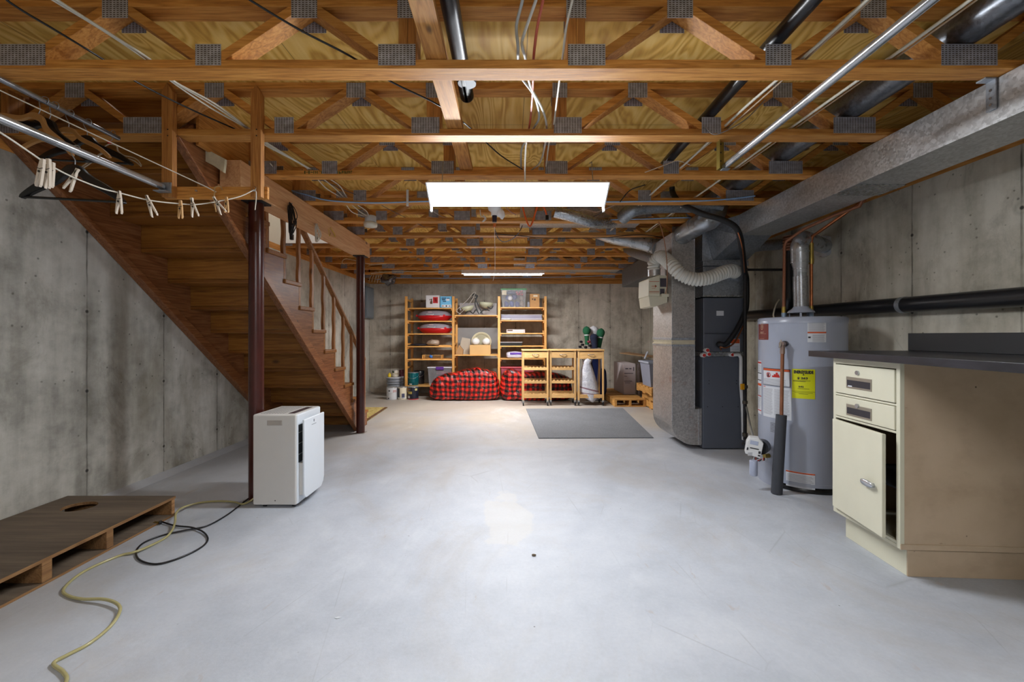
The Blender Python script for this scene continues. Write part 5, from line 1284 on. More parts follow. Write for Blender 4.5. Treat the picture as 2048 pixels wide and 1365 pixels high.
for (a, b, zs) in ((0, 1, LZ), (1, 2, MZ), (2, 3, RZ)):
    x0 = sx(posts[a]) + .023; x1 = sx(posts[b]) - .023
    for py in zs:
        z = sz(py); s_ = MB().box(x0, x1, YS0 + .005, YS1 - .01, z - .020, z).build('shelf', W_SHELF, sh, .002)
        for xx in (x0 + .001, x1 - .021): MB().box(xx, xx + .02, YS0 + .03, YS1 - .03, z - .05, z - .0205).build('shelf_cleat', W_SHELFZ, s_)
    MB().box(x0, x1, YS1 - .005, YS1 + .005, sz(700), sz(655)).build('back_brace', plain('#8b8a8a', .5), sh) if a == 1 else None
def carton(name, px0, px1, py1, h, y0, d, mat, label, cat='box', art=None, bev=.002):
    k = y0 / FPX; x0 = (px0 - CX) * k; x1 = (px1 - CX) * k; z0 = sz(py1) + .001
    t = thing(name, ((x0 + x1) / 2, y0 + d / 2, z0), label, cat)
    MB().box(x0, x1, y0, y0 + d, z0, z0 + h).build('carton', mat, t, bev)
    if art:
        for nm, mt, rects in art:
            m = MB()
            for (u0, u1, w0, w1) in rects: m.box(x0 + (x1 - x0) * u0, x0 + (x1 - x0) * u1, y0 - .0015, y0 + .0005, z0 + h * w0, z0 + h * w1)
            m.build(nm, mt, t)
    return t
M_BOXW = plain('#d3d3d8', .6, 0, .03); M_REDA = plain('#c02a2e', .6, 0, .05); M_BRN = plain('#5a4030', .7, 0, .1)
carton('storage_carton', 852, 879, 615.5, .235, 8.14, .24, M_BOXW, 'white carton with a red square print on the top left shelf', 'box', [('red_print', M_REDA, [(.52, .88, .36, .86)]), ('brown_print', M_BRN, [(.30, .48, .30, .52), (.36, .45, .52, .72), (.27, .33, .58, .70)]), ('print_lines', plain('#e0c9a0', .6), [(.60, .82, .72, .76), (.62, .82, .58, .64), (.60, .84, .46, .50)])], 0)
carton('storage_carton', 880.5, 904, 615.5, .215, 8.14, .22, plain('#6cb2dc', .6, 0, .05), 'light blue carton beside the white one on the top left shelf', 'box', [('dark_print', plain('#1d3d5c', .6), [(.12, .5, .80, .88), (.14, .42, .66, .76), (.56, .8, .80, .86), (.22, .5, .52, .6)]), ('white_panel', M_BOXW, [(.12, .95, .04, .26), (.5, .78, .6, .78)]), ('panel_icons', M_REDA, [(.18, .28, .1, .18), (.46, .58, .08, .2), (.74, .86, .1, .18)])], 0)
def carrier(px0, px1, py1, label, y0=8.13):
    x0, x1 = sx(px0), sx(px1); cx_ = (x0 + x1) / 2; w2 = (x1 - x0) / 2; z0 = sz(py1) + .002; yc = y0 + .22
    t = thing('wreath_case', (cx_, yc, z0), label, 'storage case', 'red and grey oval storage cases')
    def ring(zs): 
        m = MB(); n_ = 40; vs = []
        for (f, z) in zs:
            for k in range(n_):
                a = 2 * math.pi * k / n_; vs.append((cx_ + w2 * f * math.cos(a), yc + .22 * f * math.sin(a), z0 + z))
        m.add(vs, [(i * n_ + k, i * n_ + (k + 1) % n_, (i + 1) * n_ + (k + 1) % n_, (i + 1) * n_ + k) for i in range(len(zs) - 1) for k in range(n_)], True); return m
    ring([(.0, .0), (.72, .0), (.80, .01), (.95, .06), (1.0, .095), (.98, .098)]).build('red_tray', plain('#b3141c', .2, 0, .04), t)
    ring([(.99, .098), (.96, .115), (.86, .155), (.66, .19), (.35, .205), (0, .21)]).build('grey_lid', plain('#8d8a96', .25, 0, .05), t)
    for px in (.62, -.97):
        x = cx_ + w2 * px; MB().box(x - .02, x + .02, yc - .22 * math.sqrt(max(0, 1 - px * px)) - .01, yc - .22 * math.sqrt(max(0, 1 - px * px)) + .03, z0 + .08, z0 + .115).build('latch', plain('#c21822', .3), t, .003)
    MB().box(cx_ - .10, cx_ - .02, yc - .185, yc - .15, z0 + .158, z0 + .168).build('brand_badge', plain('#d8b8b8', .4), t)
    m = MB(); m.tube([(cx_ - .13, yc - .216, z0 + .115), (cx_ - .11, yc - .222, z0 + .12), (cx_, yc - .226, z0 + .105), (cx_ + .02, yc - .216, z0 + .125)], .005, 6); m.build('lid_handle', M_WHITE, t)
carrier(828.5, 901, 641.5, 'red and grey oval case on the second shelf, the upper of the two')
carrier(832, 903, 667, 'red and grey oval case on the third shelf, the lower of the two')
# dark bags, wrapped bundle, plank on the 4th shelf
z = sz(693) + .002
MB().blob((sx(833), 8.30, z + .022), (.17, .15, .022), .8, .03, 6, 8, 26, 10, z + .0).build('fabric_bundle', plain('#1e2230', .6), label='flat dark cloth bundle on the fourth left shelf', cat='cloth bundle')
MB().blob((sx(863), 8.26, z + .062), (.12, .13, .062), .9, .04, 7, 9, 26, 14, z).build('wrapped_bundle', plain('#b2a191', .35, 0, .3, 12), label='lumpy plastic-wrapped beige bundle on the fourth left shelf', cat='bundle')
MB().box(sx(877), sx(902), 8.13, 8.4, z, z + .018).build('pine_plank', W_SHELF, bevel=.001, label='short pine plank lying on the fourth left shelf', cat='plank')
# small wooden rack with blue tape
z = sz(719) + .001; wr = thing('wooden_rack', (sx(863), 8.25, z), 'small open pine rack with a blue tape wad on the fifth left shelf', 'rack')
for z_ in (.0, .035, .068): MB().box(sx(845), sx(882), 8.15, 8.165, z + z_, z + z_ + .008).build('slat', W_SHELF, wr)
for px in (844, 882): MB().box(sx(px) - .008, sx(px) + .008, 8.145, 8.36, z, z + .078).build('end_block', W_SHELFZ, wr)
MB().blob((sx(861), 8.14, z + .05), (.032, .02, .03), .9, .01, 20, 2, 14, 8).build('blue_tape', plain('#2f6fc0', .5), wr)
# paint cans
def can(x, y, z0, r, h, mat, label, lid=M_GALV, bands=(), group=None, name='paint_can', rot=0, bail=True, cat='paint can'):
    t = thing(name, (x, y, z0), label, cat, group)
    MB().lathe([(r * .98, .001), (r, .006), (r, h - .01), (r * .98, h - .006)], (x, y, z0), 28).build('can_body', mat, t)
    MB().lathe([(r * .93, h - .006), (r * 1.02, h - .005), (r * 1.02, h + .003), (r * .9, h + .003), (r * .85, h - .003), (0, h - .003)], (x, y, z0), 28).build('lid', lid, t)
    for (a0, a1, w0, w1, mt) in bands:
        m = MB(); n_ = max(2, int((a1 - a0) / 12)); vs = []
        for i in range(n_ + 1):
            a = math.radians(-90 + a0 + (a1 - a0) * i / n_ + rot); rr = r + .0012
            vs += [(x + rr * math.cos(a), y + rr * math.sin(a), z0 + h * w0), (x + rr * math.cos(a), y + rr * math.sin(a), z0 + h * w1)]
        m.add(vs, [(2 * i, 2 * i + 2, 2 * i + 3, 2 * i + 1) for i in range(n_)]); m.build('label_patch', mt, t)
    if bail:
        m = MB(); m.tube(smooth_path([(x - r - .004, y, z0 + h * .8), (x - r * .7, y - r * .78, z0 + h * .62), (x, y - r - .008, z0 + h * .55), (x + r * .7, y - r * .78, z0 + h * .62), (x + r + .004, y, z0 + h * .8)], 4), .002, 6); m.build('wire_bail', M_GALV, t)
    return t
M_DK = plain('#191a20', .4); M_CANW = plain('#c9cbd0', .45)
f = lambda px, y: (px - CX) * y / FPX
can(f(784, 7.9), 7.9, 0, .097, .225, M_CANW, 'white paint can on the floor, leftmost of the front row of three', bands=((-40, 20, .72, .84, M_CANW), (-22, -6, .68, .80, M_DK), (-30, -15, .08, .17, M_DK), (25, 70, .60, .80, plain('#b99a9a', .5))))
can(f(805, 7.92), 7.92, 0, .088, .225, plain('#d8cfb8', .5), 'black and cream paint can, middle of the front row of three', bands=((-85, -20, .18, .93, M_DK), (5, 40, .1, .5, plain('#474a66', .5)), (-85, 85, .12, .17, M_WHITE)), bail=False)
can(f(826.5, 7.92), 7.92, 0, .098, .23, plain('#1c2030', .3), 'dark glossy paint can, rightmost of the front row of three', bands=((-60, 0, .45, .65, plain('#a8944a', .5)), (-85, 85, .0, .07, plain('#a4242a', .5)), (-60, -25, .12, .3, M_CANW), (-80, -20, .75, .9, plain('#7a4a22', .5)), (30, 60, .72, .9, plain('#b9b27a', .5))), bail=False)
# big bucket with lids
bx_, by_ = f(790, 8.33), 8.33
t = thing('plastic_bucket', (bx_, by_, 0), 'big grey plastic bucket behind the white paint can', 'bucket')
M_BKT = plain('#8c919b', .4, 0, .06)
MB().lathe([(.135, .001), (.148, .25), (.15, .355)], (bx_, by_, 0), 32).build('bucket_body', M_BKT, t)
for z in (.245, .29, .335): MB().lathe([(.15, z), (.163, z + .003), (.163, z + .014), (.15, z + .017)], (bx_, by_, 0), 32).build('bucket_rib', M_BKT, t)
MB().lathe([(.165, .356), (.168, .36), (.168, .375), (.155, .379), (0, .377)], (bx_, by_, 0), 32).build('bucket_lid', plain('#b9bcc4', .4), t)
MB().lathe([(.03, 0), (.03, .055), (.016, .062), (.014, .08)], (f(779, 8.25), 8.25, .380), 16).build('yellow_can', plain('#d6b81c', .4), label='small yellow can on the grey bucket lid', cat='can')
can(f(791, 8.30), 8.30, .380, .064, .13, plain('#cfc8ba', .5), 'small white and green paint can on the grey bucket lid', bands=((-80, -5, .62, .9, plain('#3a4a3c', .5)), (0, 70, .42, .52, plain('#8a7a50', .5))), bail=False)
can(f(803, 8.42), 8.42, .380, .045, .135, plain('#5a2630', .4), 'small maroon can at the right on the grey bucket lid', bands=((-60, -10, .3, .6, plain('#8a5a60', .5)),), bail=False)
zb = sz(772) + .001
can(f(826.5, 8.24), 8.24, zb, .105, .24, plain('#0e5e66', .22, .3), 'shiny teal metal can on the bottom left shelf', M_GALVD, bands=((-30, 0, .06, .14, M_CANW),))
can(f(838.5, 8.45), 8.45, zb, .10, .255, plain('#14151a', .3), 'black metal can behind the teal one on the bottom left shelf', plain('#1d1e22', .4))
# clear totes
def tote(x0, x1, y0, y1, z0, h, lidmat, label, stuff, body=M_CLEAR, handle=None, taper=.02):
    t = thing('storage_tote', ((x0 + x1) / 2, (y0 + y1) / 2, z0), label, 'storage tote')
    a, b = taper, 0; th = .004
    q = [(x0 + a, y0 + a), (x1 - a, y0 + a), (x1 - a, y1 - a), (x0 + a, y1 - a)]; Q = [(x0, y0), (x1, y0), (x1, y1), (x0, y1)]
    vs = [Vector((x, y, z0)) for x, y in q] + [Vector((x, y, z0 + h)) for x, y in Q]
    m = MB(); m.add(vs, [(3, 2, 1, 0)] + [(i, (i + 1) % 4, 4 + (i + 1) % 4, 4 + i) for i in range(4)]); m.build('tote_body', body, t)
    m = MB(); m.box(x0 - .012, x1 + .012, y0 - .012, y1 + .012, z0 + h, z0 + h + .022); m.build('tote_lid', lidmat, t, .005)
    if handle: 
        xm = (x0 + x1) / 2; MB().box(xm - .075, xm + .075, y0 - .02, y0 + .0, z0 + h - .03, z0 + h + .028).build('lid_latch', handle, t, .004)
    for (nm, mt, c_, s_, sd) in stuff: MB().blob(c_, s_, .8, .03, 9, sd, 20, 10).build(nm, mt, t)
    return t
x0, x1 = sx(855), sx(903)
tote(x0, x1, 8.14, 8.55, zb, .33, plain('#c9cbd8', .4), 'clear tote with a purple latch on the bottom left shelf', [('red_cloth', plain('#a8566a', .7), (sx(884), 8.35, zb + .24), (.13, .14, .06), 1), ('dark_cloth', plain('#56586a', .7), (sx(880), 8.36, zb + .09), (.16, .15, .085), 2)], handle=plain('#5c2f8a', .4))
m = MB(); m.add([at(861, 747, 8.135), at(869, 741, 8.135), at(876, 749, 8.135), at(866, 757, 8.135)], [(0, 1, 2, 3)]); 
# cans/ornaments in the green lid tote
zt_ = sz(614.7) + .001; x0, x1 = sx(1002.5), sx(1052.5)
stf = []
cols = ['#2b3272', '#3a4a8c', '#2b3272', '#7c6a58', '#31386e']
for i in range(4): stf.append(('ornament_box', plain(cols[i % 5], .4), (x0 + .09 + i * .105, 8.24, zt_ + .07), (.045, .05, .055), i))
for i in range(3): stf.append(('ornament_box', plain(cols[(i + 1) % 5], .4), (x0 + .12 + i * .13, 8.26, zt_ + .19), (.05, .05, .05), i + 9))
for i in range(6): stf.append(('red_ornament', plain('#a3243a', .25), (x0 + .30 + (i % 3) * .045, 8.20, zt_ + .26 + (i // 3) * .035), (.02, .02, .02), i))
stf.append(('dark_ornaments', plain('#262a58', .4), (x0 + .2, 8.27, zt_ + .29), (.11, .06, .035), 3))
tg = tote(x0, x1, 8.14, 8.50, zt_, .335, plain('#1d8a42', .35, 0, .05), 'clear tote with green lid and blue ornaments on the top right shelf', stf)
MB().box(x0 + .015, x0 + .10, 8.128, 8.133, zt_ + .235, zt_ + .32).build('paper_tag', plain('#cfc8b4', .6), tg)
MB().lathe([(0, 0), (.045, .0), (.045, .004), (0, .004)], (x0 + .17, 8.131, zt_ + .175), 20, Matrix.Rotation(math.pi / 2, 4, 'X')).build('white_medallion', plain('#c9c9cf', .5), tg)
carton('cardboard_box', 1060, 1079, 614.7, .255, 8.14, .2, M_CARD, 'upright brown cardboard box on the top right shelf', 'box', [('paper_patch', plain('#d8cbb4', .7), [(.35, .8, .78, .92)]), ('dark_print', M_BRN, [(.2, .35, .55, .66), (.42, .6, .5, .66)])], .002)
# second right shelf: long clear bin
t = thing('clear_bin', (sx(1043), 8.4, sz(640.7)), 'long low clear bin with white papers on the second right shelf', 'bin')
z = sz(640.7) + .001
MB().box(sx(1002), sx(1085), 8.28, 8.55, z, z + .105).build('bin_body', plain('#8f8ea6', .4), t, .004)
MB().box(sx(1001), sx(1086), 8.27, 8.56, z + .105, z + .115).build('bin_rim', M_WHITE, t, .003); MB().box(sx(1001), sx(1086), 8.268, 8.28, z + .02, z + .03).build('bin_rim', M_WHITE, t)
MB().blob((sx(1012), 8.18, z + .02), (.10, .06, .02), .8, .02, 10, 6, 22, 8, z).build('crumpled_paper', M_PAPER, label='crumpled white paper in front of the long clear bin', cat='paper')
carton('small_carton', 1013, 1050, 666.4, .068, 8.16, .2, plain('#c3b8ba', .6), 'small flat pinkish carton on the third right shelf', 'box', [('brown_print', M_BRN, [(.05, .33, .55, .85)]), ('print_line', M_WHITE, [(.35, .92, .6, .85), (.1, .9, .05, .35)])], 0)
t = thing('picture_frame', (sx(1022), 8.3, sz(692)), 'flat black box with a pale rim lying on the fourth right shelf', 'box'); z = sz(692) + .001
MB().box(sx(1000.5), sx(1044), 8.14, 8.45, z, z + .06).build('black_case', plain('#08080a', .4), t); MB().box(sx(1000.5), sx(1045), 8.135, 8.455, z + .06, z + .07).build('pale_rim', plain('#b7b2b4', .5), t)
z = sz(717.6) + .001
t = thing('wrapped_package', (sx(1028), 8.25, z), 'white plastic packages with a purple label on the fifth right shelf', 'package')
MB().blob((sx(1030), 8.26, z + .062), (.17, .12, .062), .45, .015, 9, 5, 30, 14, z).build('package_body', plain('#c9c9dc', .35, 0, .12, 14), t)
MB().box(sx(1020), sx(1043), 8.135, 8.142, z + .075, z + .11).build('purple_label', plain('#5a35a0', .5), t)
t = tote(sx(1002), sx(1068), 8.16, 8.5, zb, .33, plain('#b01c34', .3), 'pink tote with a red lid on the bottom right shelf, behind the plaid bag', [], plain('#9c4a58', .3))
# rear items on the top shelves (long grey planks behind)
MB().box(sx(832), sx(903), 8.50, 8.58, sz(615.5), sz(615.5) + .13).build('clear_bin', plain('#93939c', .4), bevel=.003, label='long grey plastic bin at the rear of the top left shelf', cat='bin')
MB().box(sx(1056), sx(1084), 8.45, 8.58, zt_, zt_ + .13).build('clear_bin', plain('#a9a9b4', .4), bevel=.003, label='grey plastic bin behind the upright cardboard box', cat='bin')
MB().box(sx(914), sx(992), 8.50, 8.58, sz(630.5) + .001, sz(630.5) + .26).build('foam_panel', plain('#b4b2b6', .5), bevel=.003, label='pale panel standing behind the glass bowls on the middle bay', cat='panel')
# middle bay top: chandelier parts
z = sz(630.5) + .001
ch_ = thing('ceiling_lamp', (sx(955), 8.3, z), 'dismantled lamp with two frosted glass bowls and dark scroll arms on the middle bay', 'lamp')
M_FRO = plain('#b9bba2', .3, 0, .1); M_DKM = plain('#2c2f30', .4, .4)
def bowl(c_, r, h, tilt, ax):
    m = MB(); R_m = Matrix.Rotation(math.radians(tilt), 4, ax)
    m.lathe([(.02, 0), (r * .5, h * .16), (r * .82, h * .52), (r, h), (r * .97, h), (r * .78, h * .54), (r * .45, h * .22), (0, h * .06)], c_, 30, R_m); m.build('glass_bowl', M_FRO, ch_)
bowl((sx(935), 8.25, z + .07), .135, .10, -12, 'Y'); bowl((sx(970), 8.30, z + .14), .15, .11, 4, 'Y')
MB().tube(smooth_path([at(922, 629, 8.15), at(914, 624, 8.15), at(916, 618, 8.15), at(935, 600, 8.15), at(946, 586, 8.15), at(950, 588, 8.15), at(936, 612, 8.15), at(917, 630, 8.15)], 5), .008, 8).build('metal_strap', plain('#a9a39c', .4, .4), ch_)
for pts in ([(944, 592), (950, 588), (953, 596), (950, 608), (956, 625)], [(950, 596), (957, 612), (965, 628)], [(943, 598), (948, 593), (955, 592), (952, 600)], [(930, 628), (938, 622), (946, 627), (952, 620), (958, 628)], [(975, 614), (982, 618), (986, 612)], [(960, 627), (970, 619), (979, 622)]):
    MB().tube(smooth_path([at(a, b, 8.2) for a, b in pts], 5), .011, 8).build('scroll_arm', M_DKM, ch_)
# middle shelf lower: cardboard box with globes, lampshade, paper bag
z = sz(710) + .001
carton('cardboard_box', 939.5, 981, 710, .185, 8.14, .2, plain('#c9a26c', .8, 0, .05), 'open cardboard box holding two white globes on the middle bay', 'box', None, .001)
for i, px in enumerate((950.5, 972)):
    t = thing('globe_shade', (sx(px), 8.2, z + .186), ['left white glass globe standing in the cardboard box', 'right white glass globe standing in the cardboard box'][i], 'globe', 'white glass globes in the cardboard box')
    MB().blob((sx(px), 8.22, z + .25), (.078, .07, .070), 1, 0, 1, 0, 26, 16, z + .187).build('globe', plain('#dcdcdc', .15), t); MB().lathe([(.038, 0), (.035, .02)], (sx(px), 8.22, z + .308), 18).build('neck_ring', plain('#d8cfae', .4), t)
t = thing('lamp_shade', (sx(960.5), 8.42, z), 'large ribbed beige round shade standing behind the two globes', 'lamp shade')
m = MB(); m.lathe([(.15, 0), (.155, .01), (.19, .035), (.198, .035), (.198, .02), (.16, -.01), (0, -.01)], (sx(960.5), 8.40, z + .235), 40, Matrix.Rotation(math.radians(80), 4, 'X')); m.build('shade_rim', plain('#c8c0a2', .5), t)
m = MB(); m.lathe([(0, .0), (.15, .004)], (sx(960.5), 8.396, z + .235), 40, Matrix.Rotation(math.radians(80), 4, 'X')); m.build('shade_disc', plain('#9a957c', .6), t)
t = thing('paper_bag', (sx(918), 8.25, z), 'folded brown paper bag beside the open cardboard box', 'paper bag')
m = MB(); m.prism([(sx(911), z), (sx(924), z), (sx(925), z + .09), (sx(917), z + .18), (sx(911.5), z + .06)], 8.17, 8.3, 'Y'); m.build('bag_body', plain('#a8835a', .8, 0, .2), t, .002)
m = MB(); m.add([Vector(p) for p in ((sx(912), 8.35, z), (sx(938), 8.35, z), (sx(938), 8.37, z + .30), (sx(921), 8.37, z + .33), (sx(912), 8.355, z), (sx(938), 8.355, z), (sx(938), 8.375, z + .30), (sx(921), 8.375, z + .33))], [(0, 1, 2, 3), (7, 6, 5, 4), (0, 4, 5, 1), (1, 5, 6, 2), (2, 6, 7, 3), (3, 7, 4, 0)]); m.build('cardboard_sheet', plain('#b0a596', .8), label='grey-beige cardboard sheet leaning behind the brown paper bag', cat='cardboard sheet')

# ================================================================== PLAID BAGS
def bag(px0, px1, y, wd, h, label, seed, lumps):
    x0, x1 = f(px0, y), f(px1, y); cx_ = (x0 + x1) / 2; w2 = (x1 - x0) / 2
    t = thing('plaid_storage_bag', (cx_, y + wd / 2, 0), label, 'storage bag', 'red and black plaid storage bags')
    m = MB(); seg, rings = 110, 50; vs = []
    for i in range(rings + 1):
        v = -1 + 2 * i / rings; ph = v * math.pi / 2
        for k in range(seg):
            th = 2 * math.pi * k / seg
            pw = lambda a, e: math.copysign(abs(a) ** e, a)
            x = pw(math.cos(ph), .35) * pw(math.cos(th), .45) * w2; yy = pw(math.cos(ph), .35) * pw(math.sin(th), .45) * wd / 2; z = h / 2 + pw(math.sin(ph), .5) * h / 2
            tz = z / h; u = x / w2
            prof = lumps(u); z = z * (1 + (prof - 1) * tz)
            x *= 1 - .08 * tz * (1 if abs(u) > .8 else .3)
            p = Vector((x, yy, z)); nn = noise.noise_vector(p * 3.2 + Vector((seed, 0, 0))) * .030 + noise.noise_vector(p * 9 + Vector((seed, 3, 0))) * .016
            cr = noise.noise(Vector((p.x * 6 + p.z * 14, p.y * 6, p.z * 5 - p.x * 9)) + Vector((seed, 1, 1))) * .014
            p = p + nn + Vector((0, -cr, 0)); p.x = max(min(p.x, w2), -w2); p.z = max(p.z, .003); vs.append(p + Vector((cx_, y + wd / 2, 0)))
    m.add(vs, [(i * seg + k, i * seg + (k + 1) % seg, (i + 1) * seg + (k + 1) % seg, (i + 1) * seg + k) for i in range(rings) for k in range(seg)], True)
    m.build('bag_body', M_PLAID, t)
    for s in (-.12, .14):
        m = MB(); xs = cx_ + w2 * s
        m.tube(smooth_path([(xs, y - .035, h * .72), (xs - .015, y - .065, h * .5), (xs + .03, y - .055, h * .22), (xs + .06, y - .05, h * .12)], 5), .014, 8, rx=.004); m.build('strap_handle', plain('#151318', .4), t)
    return t
bag(855, 1002, 7.66, .42, .555, 'left red and black plaid storage bag heaped before the shelves', 3, lambda u: .62 + .33 * min(1, max(0, (u + 1) * 2.2)) + .06 * math.sin(u * 5 + 1) + (.10 if .35 < u < .95 else 0) - (.12 if u > .93 else 0))
bag(998, 1150, 7.63, .42, .555, 'right red and black plaid storage bag behind the first two carts', 11, lambda u: 1.02 - .16 * (u + 1) / 2 + .04 * math.sin(u * 6) )

# ================================================================== KITCHEN CARTS
def make_cart(label, shelves=True):
    t = thing('kitchen_cart', (0, 0, 0), label, 'kitchen cart', 'wooden kitchen carts on casters')
    w2 = .205; d = .34
    MB().box(-.228, .228, -.015, d + .015, .925, .948).build('cart_top', W_CART, t, .005)
    for x in (-w2, w2):
        for y in (0, d):
            xx = x - .011 if x > 0 else x - .011
            MB().box(x - .014, x + .014, y - .0 if y == 0 else y - .028, y + .028 if y == 0 else y, .095, .9245).build('post', W_CARTZ, t, .002)
            MB().tube([(x - .009, y + (.014 if y == 0 else -.014), .036), (x + .009, y + (.014 if y == 0 else -.014), .036)], .035, 18).build('caster_wheel', M_BLACK, t)
            MB().box(x - .016, x + .016, y + (.004 if y == 0 else -.024), y + (.024 if y == 0 else -.004), .05, .094).build('caster_fork', plain('#b9babd', .3, .6), t, .002)
    dr_ = MB().box(-w2 + .015, w2 - .015, .002, d - .03, .805 if shelves else .79, .912).build('drawer', W_CART, t, .003)
    MB().tube(smooth_path([(-.055, .002, .862), (-.04, -.018, .864), (0, -.024, .860), (.04, -.018, .864), (.055, .002, .862)], 5), .005, 8).build('drawer_handle', M_CHROME, dr_)
    lv = ((.60, .645), (.375, .42), (.13, .20)) if shelves else ((.13, .19),)
    for (z0, z1) in lv:
        s_ = MB().box(-w2 + .0145, w2 - .0145, .004, .02, z0, z1).build('wine_shelf' if shelves else 'shelf', W_CART, t, .002)
        MB().box(-w2 + .0145, w2 - .0145, d - .02, d - .004, z0, z1 + .01).build('shelf_rail', W_CART, s_, .002)
        if shelves:
            for i in range(6):
                x = -.15 + i * .06; MB().box(x - .012, x + .012, .0205, d - .0205, z0 + .01, z0 + .025 if z0 > .2 else z0 + .02).build('shelf_slat', W_CART, s_)
                MB().box(x - .012, x + .012, .006, .018, z1, z1 + .014).build('bottle_notch', W_CART, s_)
        else: MB().box(-w2 + .0145, w2 - .0145, .0205, d - .0205, z0 + .01, z0 + .025).build('shelf_board', W_CART, s_)
    return t
cart = make_cart('pine kitchen cart with wine rails, left of the two in front of the plaid bag'); cart.location = (f(1071, 7.15), 7.15, 0); cart.rotation_euler = (0, 0, math.radians(1))
copy_tree(cart, (f(1126, 7.17), 7.17, 0), 'pine kitchen cart with wine rails, right of the two in front of the plaid bag', math.radians(-1.5))
cart3 = make_cart('pine kitchen cart without wine rails, holding a hanging plastic sack', False); cart3.location = (f(1182, 7.15), 7.15, 0)
# white sack hanging in the third cart
k = 7.1 / FPX
def pk(px, py, D=7.2): return at(px, py, D)
t = thing('plastic_sack', pk(1184, 805, 7.12), 'crumpled white printed plastic sack hanging inside the third cart', 'plastic sack')
sec = [(717, 1164, 1186), (727, 1166, 1181), (740, 1162, 1187), (755, 1161, 1191), (770, 1160, 1194), (782, 1160, 1198), (792, 1163, 1200), (799, 1172, 1192), (804, 1182, 1187)]
m = MB(); vs = []; seg = 24
for (py, a, b) in sec:
    for j in range(seg):
        th = 2 * math.pi * j / seg; cx_ = (a + b) / 2; w2 = (b - a) / 2
        p = at(cx_ + w2 * math.cos(th), py, 7.215); p.y = 7.225 + .075 * math.sin(th); p += Vector(noise.noise_vector(p * 11)) * .012; p.y = max(p.y, 7.08); vs.append(p)
m.add(vs, [(i * seg + j, i * seg + (j + 1) % seg, (i + 1) * seg + (j + 1) % seg, (i + 1) * seg + j) for i in range(len(sec) - 1) for j in range(seg)] + [tuple(range(seg)), tuple(range((len(sec) - 1) * seg, len(sec) * seg))], True)
ts = NT('white_sack_plastic'); v = ts.coords('Object'); n1 = ts.noise(v, 14, 5, .7, 1.5); ts.bump(n1, .8, .02)
x_, y_, z_ = ts.xyz(v); st_ = ts.math('LESS_THAN', ts.math('ABSOLUTE', ts.math('SUBTRACT', ts.math('ADD', z_, ts.math('MULTIPLY', x_, .25)), .20)), .012)
st2 = ts.math('LESS_THAN', ts.math('ABSOLUTE', ts.math('SUBTRACT', ts.math('ADD', z_, ts.math('MULTIPLY', x_, .1)), .13)), .007)
c_ = ts.mix(ts.math('MULTIPLY', ts.math('MAXIMUM', st_, st2), .8), ts.ramp(n1, [(.3, '#b3b6c6'), (.6, '#d3d5de')]), '#6b2440')
m.build('sack_body', ts.done(c_, .35), t)
# golf bag with headcovers behind the third cart
gb = thing('golf_bag', (f(1186, 7.8), 7.8, 0), 'navy, blue and white golf bag standing behind the third cart', 'golf bag')
gx_, gy_ = f(1187, 7.8), 7.8
m = MB(); m.lathe([(.13, .003), (.155, .05), (.15, .4), (.135, .78), (.15, .86), (.15, .90)], (gx_, gy_, 0), 30); 
tt = NT('golf_bag_cloth'); v = tt.coords('Object'); x_, y_, z_ = tt.xyz(v)
w_ = tt.math('LESS_THAN', tt.math('ABSOLUTE', tt.math('SUBTRACT', tt.math('ADD', x_, tt.math('MULTIPLY', z_, -.12)), .03)), .035)
b_ = tt.math('GREATER_THAN', tt.math('ADD', x_, tt.math('MULTIPLY', z_, .2)), .10)
cc = tt.mix(b_, '#141c3a', '#1d3f9c'); cc = tt.mix(w_, cc, '#a9b2c8')
m.build('bag_body', tt.done(cc, .5), gb)
MB().lathe([(.152, .90), (.16, .905), (.16, .93), (.12, .935), (.11, .90)], (gx_, gy_, 0), 30).build('top_collar', plain('#b01c22', .5), gb)
MB().blob((gx_ + .17, gy_ - .02, .34), (.06, .09, .24), .6, .01, 5, 2).build('side_pocket', plain('#17254f', .6), gb); MB().blob((gx_ - .18, gy_, .40), (.05, .08, .16), .6, .01, 5, 4).build('side_pocket', plain('#2c3e56', .6), gb)
def headcover(px, pyt, pyb, r, mat, label, lean=0, band=None, y=7.8, neck=.5):
    top_ = at(px, pyt, y); bot = at(px + lean, pyb, y); t = thing('club_headcover', bot, label, 'headcover', 'knitted golf club headcovers')
    H = top_.z - bot.z; L = []
    ax = (top_ - bot); m = MB(); 
    m.tube([bot + ax * u for u in (0, .3, .5, .56, .62, .72, .84, .94, 1.0)], [r * neck * .8, r * neck * .9, r * neck, r * neck, r * .85, r, r * .98, r * .65, r * .1], 18); m.build('knit_body', mat, t)
    if band: MB().cyl(bot + ax * .50, bot + ax * .55, r * neck * 1.1, 18).build('knit_band', band, t)
kn = lambda c_: plain(c_, .9, 0, .35, 60, .4)
M_KG = kn('#12583a'); M_KN = kn('#141d38'); M_KW = kn('#c9cbd2')
headcover(1187, 652, 697, .095, M_KW, 'big white knitted headcover at the back of the golf bag', 1, None, 7.88, .8)
headcover(1173, 653, 690, .072, M_KG, 'left green knitted headcover, standing upright', 1, M_KW, 7.76, .6)
headcover(1203, 657, 696, .072, M_KG, 'right green knitted headcover, leaning outward', -6, M_KW, 7.78, .75)
headcover(1187, 668, 697, .072, M_KN, 'dark navy headcover in front of the big white one', 3, None, 7.70, .85)
